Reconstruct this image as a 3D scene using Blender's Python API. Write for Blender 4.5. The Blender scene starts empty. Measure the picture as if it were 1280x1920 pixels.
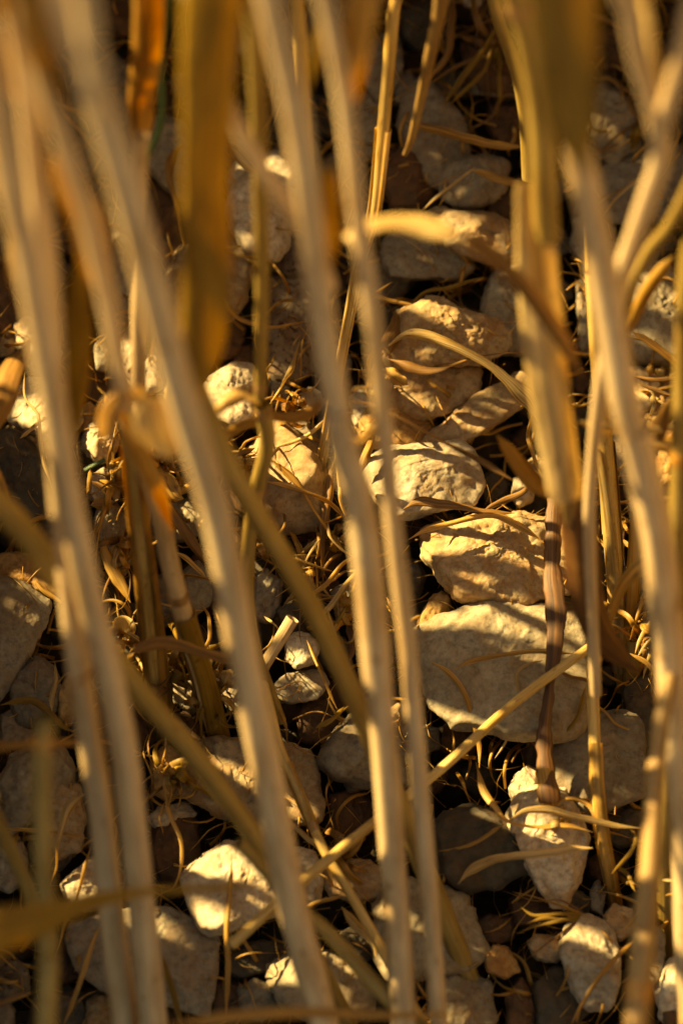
import bpy, bmesh, math, random
import numpy as np
from mathutils import Vector, Matrix

R = math.radians
SC = bpy.context.scene
COL = SC.collection
rnd = random.Random(7)

# ------------------------------------------------------------------ camera
DIST = 1.02                       # metres from the lens to the stones in focus
PITCH = R(55)
cd = bpy.data.cameras.new('camera')
cam = bpy.data.objects.new('camera', cd); COL.objects.link(cam)
cam.location = (0, -DIST*math.cos(PITCH), DIST*math.sin(PITCH))
cam.rotation_euler = (R(90)-PITCH, 0, 0)
cd.sensor_width = 36; cd.lens = 105
cd.clip_start = .02; cd.clip_end = 200
cd.dof.use_dof = True; cd.dof.focus_distance = 0.995; cd.dof.aperture_fstop = 6.3
SC.camera = cam

# ------------------------------------------------------------------ light
SUN_EL, SUN_AZ = R(37), R(155)     # azimuth counter-clockwise from +x: the sun stands left of and beyond the frame
SUN_DIR = Vector((math.cos(SUN_EL)*math.cos(SUN_AZ), math.cos(SUN_EL)*math.sin(SUN_AZ), math.sin(SUN_EL)))
world = bpy.data.worlds.new('World'); SC.world = world; world.use_nodes = True
wn = world.node_tree; bg = wn.nodes['Background']
sky = wn.nodes.new('ShaderNodeTexSky'); sky.sky_type = 'NISHITA'; sky.sun_disc = False
sky.sun_elevation = SUN_EL; sky.sun_rotation = R(90)-SUN_AZ
sky.dust_density = 2.5
wn.links.new(sky.outputs[0], bg.inputs[0]); bg.inputs[1].default_value = .05
sl = bpy.data.lights.new('sun', 'SUN'); sl.energy = 5.0; sl.angle = R(.55); sl.color = (1, .82, .53)
so = bpy.data.objects.new('sun', sl); COL.objects.link(so)
so.rotation_euler = SUN_DIR.to_track_quat('Z', 'Y').to_euler()
vs = SC.view_settings
vs.view_transform = 'Standard'; vs.look = 'None'; vs.gamma = 1; vs.use_curve_mapping = False
vs.exposure = 2.05
vs.use_white_balance = True; vs.white_balance_temperature = 12000; vs.white_balance_tint = 0

# ------------------------------------------------------------------ places: photograph pixel -> point of the place
FPX = 105/36*1920
CL = Vector(cam.location)
FW = Vector((0, math.cos(PITCH), -math.sin(PITCH))); UP = Vector((0, math.sin(PITCH), math.cos(PITCH))); RT = Vector((1, 0, 0))
SLOPE = R(12)
GN = Vector((0, -math.sin(SLOPE), math.cos(SLOPE)))
def ray(x, y): return FW + RT*((x-640)/FPX) - UP*((y-960)/FPX)
def P(x, y, d): return CL + ray(x, y)*(d*DIST)          # d: depth as a share of the focus distance
def G(x, y, h=0):                                       # h: millimetres above the bank of stones
    r = ray(x, y); t = (h*.001 - CL.dot(GN))/r.dot(GN); return CL + r*t
def pix(p):
    v = Vector(p)-CL; z = v.dot(FW)
    return (640+v.dot(RT)/z*FPX, 960-v.dot(UP)/z*FPX, z)

# ------------------------------------------------------------------ numpy noise
def _h(ix, iy, iz, s):
    n = (ix*374761393 + iy*668265263 + iz*2147483647*3 + s*974634777) & 0xffffffff
    n = ((n ^ (n >> 13))*1274126177) & 0xffffffff
    n = ((n ^ (n >> 16))*2246822519) & 0xffffffff
    return ((n ^ (n >> 15)) & 0xffff)/65535.0*2-1
def noise(p, s=0):
    i = np.floor(p).astype(np.int64); f = p-i; f = f*f*f*(f*(f*6-15)+10)
    out = 0
    for dx in (0, 1):
        wx = f[:, 0] if dx else 1-f[:, 0]
        for dy in (0, 1):
            wy = f[:, 1] if dy else 1-f[:, 1]
            for dz in (0, 1):
                wz = f[:, 2] if dz else 1-f[:, 2]
                out = out + wx*wy*wz*_h(i[:, 0]+dx, i[:, 1]+dy, i[:, 2]+dz, s)
    return out
def fbm(p, s=0, o=4, g=.5):
    a, t, v = 1, 0, 0
    for k in range(o): v = v+a*noise(p*(2.03**k)+k*7.3, s+k); t += a; a *= g
    return v/t

# ------------------------------------------------------------------ linking and tagging
def tag(o, label=None, cat=None, group=None, kind=None):
    if label: o['label'] = label
    if cat: o['category'] = cat
    if group: o['group'] = group
    if kind: o['kind'] = kind
    return o
def link(name, me, mat, parent=None, loc=None):
    o = bpy.data.objects.new(name, me); COL.objects.link(o)
    if mat and not me.materials: me.materials.append(mat)
    if parent: o.parent = parent
    if loc is not None: o.location = loc
    return o
def empty(name, loc):
    o = bpy.data.objects.new(name, None); COL.objects.link(o); o.location = loc
    o.empty_display_size = .01
    return o
def mesh_np(name, v, f, uv=None, smooth=True):
    me = bpy.data.meshes.new(name)
    f = np.asarray(f, dtype=np.int32)
    k = f.shape[1]
    me.vertices.add(len(v)); me.vertices.foreach_set('co', np.asarray(v, dtype=np.float32).ravel())
    me.loops.add(f.size); me.loops.foreach_set('vertex_index', f.ravel())
    me.polygons.add(len(f)); me.polygons.foreach_set('loop_start', np.arange(0, f.size, k, dtype=np.int32))
    me.polygons.foreach_set('use_smooth', np.full(len(f), smooth))
    if uv is not None:
        l = me.uv_layers.new(name='UVMap'); l.data.foreach_set('uv', np.asarray(uv, dtype=np.float32)[f.ravel()].ravel())
    me.update(); me.validate()
    return me

# ------------------------------------------------------------------ materials
def newmat(name):
    m = bpy.data.materials.new(name); m.use_nodes = True
    nt = m.node_tree; nt.nodes.clear()
    return m, nt, nt.nodes.new, nt.links.new
def ramp(N, stops):
    r = N('ShaderNodeValToRGB'); e = r.color_ramp.elements
    while len(e) < len(stops): e.new(.5)
    for k, (p, c) in enumerate(stops): e[k].position = p; e[k].color = (*c, 1) if len(c) == 3 else c
    return r
def gray(v): return (v, v, v)
def stone_mat(name, base, alt, stain, amt=.5, speck=0., bump=.5):
    m, nt, N, L = newmat(name)
    out = N('ShaderNodeOutputMaterial'); b = N('ShaderNodeBsdfPrincipled'); L(b.outputs[0], out.inputs[0])
    tc = N('ShaderNodeTexCoord'); oi = N('ShaderNodeObjectInfo')
    sc = N('ShaderNodeVectorMath'); sc.operation = 'SCALE'; sc.inputs[0].default_value = (3.1, 5.7, 4.3); L(oi.outputs['Random'], sc.inputs['Scale'])
    ad = N('ShaderNodeVectorMath'); ad.operation = 'ADD'; L(tc.outputs['Object'], ad.inputs[0]); L(sc.outputs[0], ad.inputs[1])
    def nz(scale, det, dist=0., rough=.6):
        n = N('ShaderNodeTexNoise'); n.inputs['Scale'].default_value = scale; n.inputs['Detail'].default_value = det
        n.inputs['Roughness'].default_value = rough; n.inputs['Distortion'].default_value = dist; L(ad.outputs[0], n.inputs['Vector']); return n
    n1 = nz(55, 5, .8); n2 = nz(420, 6, .2, .7); n3 = nz(110, 7, 1.2, .65); n4 = nz(1500, 3)
    r1 = ramp(N, [(.32, base), (.68, alt)]); L(n1.outputs[0], r1.inputs[0])
    r2 = ramp(N, [(.3, gray(.42)), (.52, gray(.95)), (.8, gray(1.25))]); L(n2.outputs[0], r2.inputs[0])
    mx = N('ShaderNodeMix'); mx.data_type = 'RGBA'; mx.blend_type = 'MULTIPLY'; mx.inputs[0].default_value = .9
    L(r1.outputs[0], mx.inputs[6]); L(r2.outputs[0], mx.inputs[7])
    r3 = ramp(N, [(.47-.1*amt, gray(0)), (.66-.12*amt, gray(1))]); L(n3.outputs[0], r3.inputs[0])
    ms = N('ShaderNodeMix'); ms.data_type = 'RGBA'; ms.inputs[7].default_value = (*stain, 1)
    mm = N('ShaderNodeMath'); mm.operation = 'MULTIPLY'; mm.inputs[1].default_value = amt; L(r3.outputs[0], mm.inputs[0])
    L(mm.outputs[0], ms.inputs[0]); L(mx.outputs[2], ms.inputs[6])
    last = ms
    if speck:
        v = N('ShaderNodeTexNoise'); v.inputs['Scale'].default_value = 520; v.inputs['Detail'].default_value = 4; L(ad.outputs[0], v.inputs['Vector'])
        r4 = ramp(N, [(.36, gray(1)), (.43, gray(0))]); L(v.outputs[0], r4.inputs[0])
        m4 = N('ShaderNodeMath'); m4.operation = 'MULTIPLY'; m4.inputs[1].default_value = speck; L(r4.outputs[0], m4.inputs[0])
        mk = N('ShaderNodeMix'); mk.data_type = 'RGBA'; mk.inputs[7].default_value = (.05, .022, .012, 1)
        L(m4.outputs[0], mk.inputs[0]); L(last.outputs[2], mk.inputs[6]); last = mk
    vr = N('ShaderNodeMath'); vr.operation = 'MULTIPLY_ADD'; vr.inputs[1].default_value = .45; vr.inputs[2].default_value = .8; L(oi.outputs['Random'], vr.inputs[0])
    mv = N('ShaderNodeVectorMath'); mv.operation = 'SCALE'; L(last.outputs[2], mv.inputs[0]); L(vr.outputs[0], mv.inputs['Scale'])
    L(mv.outputs[0], b.inputs['Base Color'])
    b.inputs['Roughness'].default_value = .82; b.inputs['Specular IOR Level'].default_value = .3
    b1 = N('ShaderNodeBump'); b1.inputs['Strength'].default_value = bump; b1.inputs['Distance'].default_value = .0009
    b2 = N('ShaderNodeBump'); b2.inputs['Strength'].default_value = bump*.8; b2.inputs['Distance'].default_value = .00035
    L(n3.outputs[0], b1.inputs['Height']); L(n2.outputs[0], b2.inputs['Height']); L(b1.outputs[0], b2.inputs['Normal'])
    b3 = N('ShaderNodeBump'); b3.inputs['Strength'].default_value = bump*.5; b3.inputs['Distance'].default_value = .00012
    L(n4.outputs[0], b3.inputs['Height']); L(b2.outputs[0], b3.inputs['Normal']); L(b3.outputs[0], b.inputs['Normal'])
    return m
def straw_mat(name, c1, c2, c3, trans=.3, rough=.42, streak=1., us=22):
    """Dry straw: u runs round (or across) the piece, v along it in metres."""
    m, nt, N, L = newmat(name)
    out = N('ShaderNodeOutputMaterial'); b = N('ShaderNodeBsdfPrincipled')
    uv = N('ShaderNodeUVMap'); oi = N('ShaderNodeObjectInfo')
    mp = N('ShaderNodeMapping'); mp.inputs['Scale'].default_value = (us, 16, 1); L(uv.outputs[0], mp.inputs[0])
    cb = N('ShaderNodeCombineXYZ'); k = N('ShaderNodeMath'); k.operation = 'MULTIPLY'; k.inputs[1].default_value = 91; L(oi.outputs['Random'], k.inputs[0]); L(k.outputs[0], cb.inputs[2]); L(k.outputs[0], cb.inputs[1])
    ad = N('ShaderNodeVectorMath'); ad.operation = 'ADD'; L(mp.outputs[0], ad.inputs[0]); L(cb.outputs[0], ad.inputs[1])
    n1 = N('ShaderNodeTexNoise'); n1.inputs['Scale'].default_value = 1; n1.inputs['Detail'].default_value = 5; n1.inputs['Roughness'].default_value = .65; L(ad.outputs[0], n1.inputs['Vector'])
    mp2 = N('ShaderNodeMapping'); mp2.inputs['Scale'].default_value = (2.2, 38, 1); L(uv.outputs[0], mp2.inputs[0])
    a2 = N('ShaderNodeVectorMath'); a2.operation = 'ADD'; L(mp2.outputs[0], a2.inputs[0]); L(cb.outputs[0], a2.inputs[1])
    n2 = N('ShaderNodeTexNoise'); n2.inputs['Scale'].default_value = 1; n2.inputs['Detail'].default_value = 4; L(a2.outputs[0], n2.inputs['Vector'])
    r1 = ramp(N, [(.3, c3), (.5, c1), (.7, c2)]); L(n2.outputs[0], r1.inputs[0])
    r2 = ramp(N, [(.28, gray(1-.75*streak)), (.5, gray(.95)), (.72, gray(1+.35*streak))]); L(n1.outputs[0], r2.inputs[0])
    mx = N('ShaderNodeMix'); mx.data_type = 'RGBA'; mx.blend_type = 'MULTIPLY'; mx.inputs[0].default_value = .85
    L(r1.outputs[0], mx.inputs[6]); L(r2.outputs[0], mx.inputs[7])
    # scattered brown blemishes
    mp3 = N('ShaderNodeMapping'); mp3.inputs['Scale'].default_value = (5, 160, 1); L(uv.outputs[0], mp3.inputs[0])
    a3 = N('ShaderNodeVectorMath'); a3.operation = 'ADD'; L(mp3.outputs[0], a3.inputs[0]); L(cb.outputs[0], a3.inputs[1])
    n3 = N('ShaderNodeTexNoise'); n3.inputs['Scale'].default_value = 1; n3.inputs['Detail'].default_value = 3; L(a3.outputs[0], n3.inputs['Vector'])
    r3 = ramp(N, [(.62, gray(0)), (.72, gray(.7))]); L(n3.outputs[0], r3.inputs[0])
    mb = N('ShaderNodeMix'); mb.data_type = 'RGBA'; mb.inputs[7].default_value = (.16, .07, .02, 1); L(r3.outputs[0], mb.inputs[0]); L(mx.outputs[2], mb.inputs[6])
    L(mb.outputs[2], b.inputs['Base Color'])
    b.inputs['Roughness'].default_value = rough; b.inputs['Specular IOR Level'].default_value = .45
    bp = N('ShaderNodeBump'); bp.inputs['Strength'].default_value = .9; bp.inputs['Distance'].default_value = .00025
    L(n1.outputs[0], bp.inputs['Height']); L(bp.outputs[0], b.inputs['Normal'])
    if trans:
        t = N('ShaderNodeBsdfTranslucent'); mt = N('ShaderNodeMixShader'); mt.inputs[0].default_value = trans
        hs = N('ShaderNodeHueSaturation'); hs.inputs['Saturation'].default_value = 1.05; hs.inputs['Value'].default_value = 1.4
        L(mb.outputs[2], hs.inputs['Color']); L(hs.outputs[0], t.inputs[0]); L(bp.outputs[0], t.inputs['Normal'])
        L(b.outputs[0], mt.inputs[1]); L(t.outputs[0], mt.inputs[2]); L(mt.outputs[0], out.inputs[0])
    else: L(b.outputs[0], out.inputs[0])
    return m
ST = {
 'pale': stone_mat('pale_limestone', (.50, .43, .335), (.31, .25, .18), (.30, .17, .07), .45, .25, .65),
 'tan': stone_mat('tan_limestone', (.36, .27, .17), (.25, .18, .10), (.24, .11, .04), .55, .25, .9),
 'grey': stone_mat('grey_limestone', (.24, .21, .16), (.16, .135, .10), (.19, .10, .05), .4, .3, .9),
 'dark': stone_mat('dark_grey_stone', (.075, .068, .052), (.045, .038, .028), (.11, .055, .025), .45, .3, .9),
 'brown': stone_mat('brown_stone', (.095, .052, .028), (.055, .03, .017), (.12, .05, .02), .55, .4, .9),  # tone lowered to deepen the shade between the stones
 'ochre': stone_mat('ochre_stone', (.40, .26, .11), (.27, .155, .06), (.24, .09, .025), .6, .3, 1.),
 'speckled': stone_mat('speckled_stone', (.22, .17, .12), (.15, .11, .07), (.10, .045, .02), .6, 1., .9),
 'mauve': stone_mat('mauve_grey_stone', (.31, .265, .195), (.20, .165, .115), (.20, .115, .055), .45, .2, .9),
}
SW = {
 'tan': straw_mat('tan_stem', (.49, .35, .215), (.58, .44, .28), (.37, .24, .125), 0, .38, .55),
 'gold': straw_mat('golden_stem', (.50, .32, .11), (.62, .44, .19), (.36, .20, .05), 0, .4, .7),
 'olive': straw_mat('olive_brown_stem', (.25, .165, .05), (.33, .225, .08), (.18, .105, .03), 0, .45, .7),
 'brown': straw_mat('brown_dry_stem', (.26, .15, .055), (.34, .21, .08), (.17, .085, .03), 0, .5, 1.),
 'green': straw_mat('green_stem', (.035, .075, .03), (.05, .10, .03), (.03, .05, .03), 0, .4, .5),
 'leaf_pale': straw_mat('pale_dry_blade', (.56, .40, .18), (.66, .52, .29), (.40, .24, .08), .45, .42, 1.15, 9),
 'leaf_gold': straw_mat('golden_dry_blade', (.50, .29, .08), (.60, .40, .15), (.34, .16, .03), .4, .42, 1.15, 9),
 'leaf_orange': straw_mat('orange_dry_blade', (.46, .25, .065), (.54, .34, .11), (.30, .14, .03), .45, .42, 1.15, 9),
 'leaf_olive': straw_mat('olive_dry_blade', (.33, .195, .035), (.40, .25, .05), (.22, .12, .02), .45, .5, .8),
 'leaf_brown': straw_mat('brown_dry_blade', (.26, .13, .04), (.34, .18, .06), (.14, .06, .02), .3, .5, 1.15, 9),
 'leaf_red': straw_mat('reddish_brown_dry_blade', (.13, .052, .018), (.22, .10, .03), (.06, .025, .01), .25, .55, 1.15, 9),
 'node': straw_mat('stem_joint', (.30, .17, .07), (.42, .27, .13), (.17, .08, .03), 0, .5, .6),
 'node_orange': straw_mat('orange_stem_joint', (.40, .19, .045), (.46, .25, .07), (.28, .12, .03), 0, .5, .6),
}
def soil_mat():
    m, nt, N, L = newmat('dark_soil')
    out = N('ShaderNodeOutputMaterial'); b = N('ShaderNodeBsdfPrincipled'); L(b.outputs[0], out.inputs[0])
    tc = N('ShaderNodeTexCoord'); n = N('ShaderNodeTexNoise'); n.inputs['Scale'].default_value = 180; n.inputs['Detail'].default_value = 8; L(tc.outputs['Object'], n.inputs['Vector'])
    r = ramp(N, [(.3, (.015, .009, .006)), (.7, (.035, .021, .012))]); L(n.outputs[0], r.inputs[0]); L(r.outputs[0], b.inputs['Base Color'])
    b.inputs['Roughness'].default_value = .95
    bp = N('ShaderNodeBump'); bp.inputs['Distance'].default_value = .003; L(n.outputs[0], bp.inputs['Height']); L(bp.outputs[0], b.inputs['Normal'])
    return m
SOIL = soil_mat()

# ------------------------------------------------------------------ the ground: one sheet following the bank
def ground():
    n = 90
    g = np.linspace(-1, 1, n); g = np.sign(g)*np.abs(g)**3*30
    X, Y = np.meshgrid(g, g); v = np.zeros((n*n, 3)); v[:, 0] = X.ravel(); v[:, 1] = Y.ravel()
    yy = v[:, 1]
    z = np.tan(SLOPE)*np.clip(yy, -1.2, 1.6)
    v[:, 2] = z - .062 + .004*fbm(v*30, 5, 3)
    i = np.arange(n-1)[:, None]*n+np.arange(n-1)[None, :]; i = i.ravel()
    f = np.stack([i, i+1, i+n+1, i+n], 1)
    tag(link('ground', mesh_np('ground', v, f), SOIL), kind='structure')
ground()

# ------------------------------------------------------------------ stones
_ico = {}
def ico(l):
    if l not in _ico:
        bm = bmesh.new(); bmesh.ops.create_icosphere(bm, subdivisions=l, radius=1)
        v = np.array([x.co[:] for x in bm.verts]); v /= np.linalg.norm(v, axis=1)[:, None]
        _ico[l] = (v, np.array([[q.index for q in f.verts] for f in bm.faces])); bm.free()
    return _ico[l]
def hull_planes(pts):
    bm = bmesh.new()
    for p in pts: bm.verts.new(p)
    bmesh.ops.convex_hull(bm, input=bm.verts)
    bm.normal_update()
    c = np.mean([np.array(p) for p in pts], axis=0)
    pl = {}
    for f in bm.faces:
        if f.calc_area() < 1e-9: continue
        n = np.array(f.normal); p = np.array(f.verts[0].co); d = float(np.dot(n, p-c))
        if d < 0: n, d = -n, -d
        pl[tuple(np.round(n, 2))] = (n, d)
    bm.free()
    return c, np.array([x[0] for x in pl.values()]), np.array([x[1] for x in pl.values()])
def rock_verts(pts, seed, lvl=5, rough=1., chips=12, p=110):
    """A broken stone: the solid between its corner points, with small chips off it and a fractured skin."""
    r = np.random.RandomState(seed)
    c, n, d = hull_planes(pts)
    q = np.array([list(x) for x in pts])-c
    if chips:
        u = r.normal(size=(chips, 3)); u /= np.linalg.norm(u, axis=1)[:, None]
        s = (q@u.T).max(0)
        n = np.vstack([n, u]); d = np.append(d, s*r.uniform(.84, .96, chips))
    m = 34 if lvl > 4 else 14
    base_n = n[r.randint(0, len(n), m)]+r.normal(size=(m, 3))*.2; base_n /= np.linalg.norm(base_n, axis=1)[:, None]
    n = np.vstack([n, base_n]); d = np.append(d, (q@base_n.T).max(0)*r.uniform(.96, .998, m))
    d = np.maximum(d, .0015)
    v, f = ico(lvl)
    # warp the directions a little so that edges run unevenly
    w = v + .025*np.stack([fbm(v*2.1+r.uniform(0, 50, 3), seed+k, 3) for k in range(3)], 1)
    a = np.maximum(w@n.T, 0)/d
    rad = (a**p).sum(1)**(-1/p)
    V = w*rad[:, None]
    size = float(np.median(rad))
    off = r.uniform(0, 80, 3)
    k = 1/size
    # fracture relief along the surface's own normals: creases, shallow terraces along one bedding direction, spalled patches
    def normals(V):
        e = np.cross(V[f[:, 1]]-V[f[:, 0]], V[f[:, 2]]-V[f[:, 0]]); N_ = np.zeros_like(V)
        for j in range(3):
            for ax in range(3): N_[:, ax] += np.bincount(f[:, j], e[:, ax], len(V))
        return N_/(np.linalg.norm(N_, axis=1)[:, None]+1e-15)
    N1 = normals(V)
    g = r.normal(size=3); g /= np.linalg.norm(g)
    st = (V@g)/size*2.6 + .9*fbm(V*k*1.2+off, seed+9, 3)
    fr = st-np.floor(st)
    disp = size*.02*fbm(V*k*1.3+off, seed, 3) + size*.04*rough*(np.clip(fr*7, 0, 1)-fr)
    nt = fbm(V*k*1.5+off+31, seed+12, 4, .55); disp -= size*.05*rough*np.clip((nt-.10)*7, 0, 1)
    nt = fbm(V*k*2.3+off+17, seed+14, 3, .6); disp -= size*.008*rough*np.clip((nt-.08)*9, 0, 1)
    q_ = fbm(V*k*1.6+off+51, seed+21, 3, .5)*9; fl = np.floor(q_); disp += size*.028*rough*(fl+np.clip((q_-fl)*6, 0, 1))/2
    disp -= size*.03*rough*np.clip(.05-np.abs(fbm(V*k*1.1+off+9, seed+3, 4)), 0, 1)*14
    V = V + N1*disp[:, None]
    N2 = normals(V)
    V = V + N2*(.00024*rough*fbm(V*230+off, seed+5, 4, .6) + .00013*rough*fbm(V*1100+off, seed+6, 2))[:, None]
    return c, V, f
NAMED = []
def stone(mat, outline, label, z=0, h=None, thick=None, peaks=None, seed=0, lvl=None, rough=1., cat='stone', name='stone', chips=3):
    """outline: corners in photograph pixels, round the stone; z: level of its widest ring in mm over the bank; h: height of its top over that."""
    xs = [p[0] for p in outline]; ys = [p[1] for p in outline]
    cx, cy = sum(xs)/len(xs), sum(ys)/len(ys)
    w = min(max(xs)-min(xs), max(ys)-min(ys))*.182
    if h is None: h = w*.42
    if thick is None: thick = max(11, w*.6)
    seed = seed or (int(cx)*31+int(cy)*17) % 9973
    r = random.Random(seed)
    ring = [G(cx+(x-cx)*1.12, cy+(y-cy)*1.12, z+r.uniform(-.3, .1)*h) for x, y in outline]
    pts = list(ring)
    pts += [G(cx+(x-cx)*.92, cy+(y-cy)*.92, z-thick*r.uniform(.8, 1.1)) for x, y in outline[::2]]
    S = max(w/.182, 20)                       # the short side in photograph pixels
    if peaks is None:
        # two or three broad broken faces meeting in a ridge
        t1 = r.uniform(2.2, 4.0); t2 = t1+math.pi+r.uniform(-.7, .7); t3 = r.uniform(0, 6.28)
        pl = [(math.cos(t1), math.sin(t1), r.uniform(.05, .35)), (math.cos(t2), math.sin(t2), r.uniform(.5, 1.3)), (math.cos(t3), math.sin(t3), r.uniform(.1, .6))]
        ox, oy = r.uniform(-.18, .18)*S, r.uniform(-.18, .18)*S
        top = lambda x, y: min(h-max(0, ((x-cx-ox)*a-(y-cy-oy)*b))*.182*k for a, b, k in pl)
        peaks = []
        for q in (.95, .5):
            for x, y in outline:
                X, Y = cx+(x-cx)*q, cy+(y-cy)*q
                peaks.append((X, Y, max(top(X, Y)*r.uniform(.93, 1.05), .0)))
    pts += [G(x, y, z+k) for x, y, k in peaks]
    big = max(max(xs)-min(xs), max(ys)-min(ys))
    if lvl is None: lvl = 6 if big > 215 else 5 if big > 62 else 4
    c, V, f = rock_verts(pts, seed, lvl, rough, chips)
    # bring the outline back to the corners read off the photograph
    for ax in (RT, UP):
        a = np.array(ax); pr = V@a; rg = np.array([(p-Vector(c)).dot(ax) for p in ring])
        k = (rg.max()-rg.min())/(pr.max()-pr.min()); mid = (rg.max()+rg.min())/2; pm = (pr.max()+pr.min())/2
        V = V+np.outer((pr-pm)*k+mid-pr, a)
    o = link(name, mesh_np(name, V, f), ST[mat], loc=Vector(c))
    tag(o, label, cat, 'broken stones covering the bank')
    NAMED.append((cx, cy, label, max(w, 1)))
    return o

# ------------------------------------------------------------------ the stones one sees, corners read off the photograph
S = stone
# top quarter
S('grey', [(188,110),(205,98),(240,130),(250,215),(215,235),(190,190)], 'small blurred grey stone left of the broad orange blade at the upper left', -2)
S('brown', [(185,0),(240,-25),(300,-10),(290,60),(225,70),(190,45)], 'brown stone at the very top left, behind the orange blade')
S('mauve', [(262,240),(300,222),(345,230),(372,270),(385,340),(350,372),(300,340),(270,300)], 'mauve stone with a thin bright rim, left of the big olive blade near the top', 2)
S('brown', [(265,355),(300,330),(345,360),(380,430),(370,480),(320,500),(275,450)], 'dark brown stone below the mauve rimmed stone, behind the curled yellow blade', -6)
S('mauve', [(205,400),(250,395),(295,440),(300,520),(270,600),(225,590),(205,500)], 'mauve grey stone between the two leaning stems at upper left', -3)
S('pale', [(425,330),(455,300),(520,292),(560,320),(560,420),(520,480),(460,470),(432,415)], 'pale stone lit across its top, right of the big olive blade', 6)
S('speckled', [(505,425),(560,405),(600,430),(600,500),(555,520),(505,500)], 'rough pitted brown stone directly under the pale stone right of the olive blade', 0)
S('tan', [(312,530),(345,470),(400,430),(455,435),(472,500),(468,560),(430,600),(350,600),(318,570)], 'tan block with a lit left shoulder, halfway behind the big olive blade', 3)
S('speckled', [(505,515),(560,508),(600,530),(600,640),(590,690),(540,715),(505,700),(498,600)], 'tall dark red-speckled stone behind the thin middle stem', -1, h=4)
S('brown', [(405,600),(440,590),(458,620),(445,665),(415,672),(400,640)], 'small brown stone at the right foot of the olive blade', -2)
S('brown', [(440,655),(470,648),(478,685),(455,700),(436,685)], 'tiny brown stone over the bright yellow-lit stone', -4)
S('grey', [(683,92),(715,68),(745,75),(752,120),(740,170),(700,190),(680,150)], 'small grey stone with a lit top edge beside the crisp yellow straw near the top', 0)
S('mauve', [(672,190),(715,170),(730,230),(715,290),(680,300),(668,250)], 'mauve grey stone half behind the crisp yellow straw', -3)
S('grey', [(738,150),(765,135),(785,160),(770,190),(742,195)], 'very small grey stone right of the crisp yellow straw', -2)
S('grey', [(765,180),(800,150),(830,190),(870,235),(878,300),(835,345),(800,335),(770,270),(748,240)], 'flat grey slab crossed by the orange ribbon blade', 3, h=4, thick=7, rough=.5)
S('brown', [(728,290),(765,272),(800,305),(815,355),(790,390),(735,392),(722,350)], 'dark brown stone left of the grey slab, with a thin lit spot', 0)
S('grey', [(820,330),(850,300),(905,292),(950,300),(948,355),(915,385),(870,392),(828,375)], 'mottled grey stone with a pale needle of straw lying across it', 4, rough=1.3)
S('brown', [(912,395),(935,350),(990,330),(1010,370),(985,405),(940,412)], 'dark brown stone tucked right of the mottled grey stone', -3)
S('brown', [(875,85),(920,60),(985,75),(1000,140),(975,178),(905,178),(870,140)], 'dark brown stone under the twisted roots at the top', -1)
S('grey', [(885,155),(930,158),(985,162),(980,182),(920,180),(888,176)], 'thin grey shard with one lit tip under the dark stone at the top', 2, h=2, thick=4)
S('brown', [(920,200),(960,195),(1000,215),(990,270),(940,275),(915,240)], 'dark stone behind the orange ribbon blade, right end', -4)
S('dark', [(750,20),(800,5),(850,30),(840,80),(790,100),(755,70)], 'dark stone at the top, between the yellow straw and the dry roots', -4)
S('pale', [(862,2),(880,-12),(905,0),(900,12),(875,14)], 'tiny bright pebble at the top edge', 2)
S('tan', [(800,400),(835,390),(900,397),(945,412),(972,440),(965,475),(920,492),(870,480),(830,450)], 'pale stone with a sunlit rough crest, behind the bright crossing blade', 6)
S('grey', [(720,480),(745,445),(800,435),(860,450),(882,500),(860,525),(800,520),(740,520)], 'smooth grey stone under the bright crossing blade', 3, h=5)
S('mauve', [(1100,180),(1130,160),(1170,170),(1200,215),(1195,270),(1150,300),(1110,285),(1098,230)], 'mauve stone with one bright chip on top, right of the wide amber blade', 1)
S('grey', [(1110,350),(1150,315),(1210,290),(1285,275),(1310,350),(1280,400),(1190,420),(1120,400)], 'broad flat grey stone behind the forked stems at the right', -1, h=4)
S('brown', [(1110,60),(1150,45),(1180,80),(1175,130),(1125,135),(1105,100)], 'reddish dark stone near the top right', -4)
S('brown', [(1225,90),(1260,70),(1300,100),(1290,160),(1240,150)], 'reddish stone at the top right corner behind the fork', -5)
S('grey', [(1075,415),(1110,405),(1150,430),(1145,490),(1100,510),(1070,470)], 'small grey stone with a lit corner behind the mauve right-hand stem', -2)
# second quarter, left
S('brown', [(-20,510),(20,495),(55,540),(50,610),(10,640),(-25,600)], 'dark brown stone at the left edge', -2)
S('tan', [(0,635),(18,622),(34,640),(25,665),(0,668)], 'small lit stone at the left edge above the brown bent blade', -1)
S('pale', [(30,612),(55,598),(95,610),(112,660),(95,700),(62,690),(35,650)], 'pale stone behind the bright edge of the long left stem', 2)
S('pale', [(22,745),(50,714),(95,712),(140,730),(150,780),(130,810),(90,820),(40,800),(18,790)], 'cracked pale yellow stone in full sun at the left', 6, h=7, rough=1.4)
S('tan', [(15,800),(60,800),(110,818),(130,850),(105,870),(50,850),(15,830)], 'tan lower block under the cracked pale yellow stone', -2)
S('dark', [(-15,820),(20,812),(60,835),(92,890),(100,950),(60,975),(10,970),(-20,920)], 'dark greenish grey stone at the left edge', 6, h=5)
S('mauve', [(175,650),(190,636),(205,660),(200,695),(180,690)], 'tiny mauve stone between the two left stems', 2)
S('pale', [(225,640),(245,610),(275,600),(300,660),(303,720),(280,735),(245,715),(225,690)], 'pale fractured stone beside the green stem', 3)
S('ochre', [(150,765),(168,755),(182,770),(175,795),(152,808)], 'small rounded ochre stone between the left stems', 2)
S('pale', [(158,810),(182,785),(215,780),(222,830),(205,865),(175,860),(155,840)], 'pale ridged stone streaked by shadows between the left stems', 2, rough=1.6)
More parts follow.
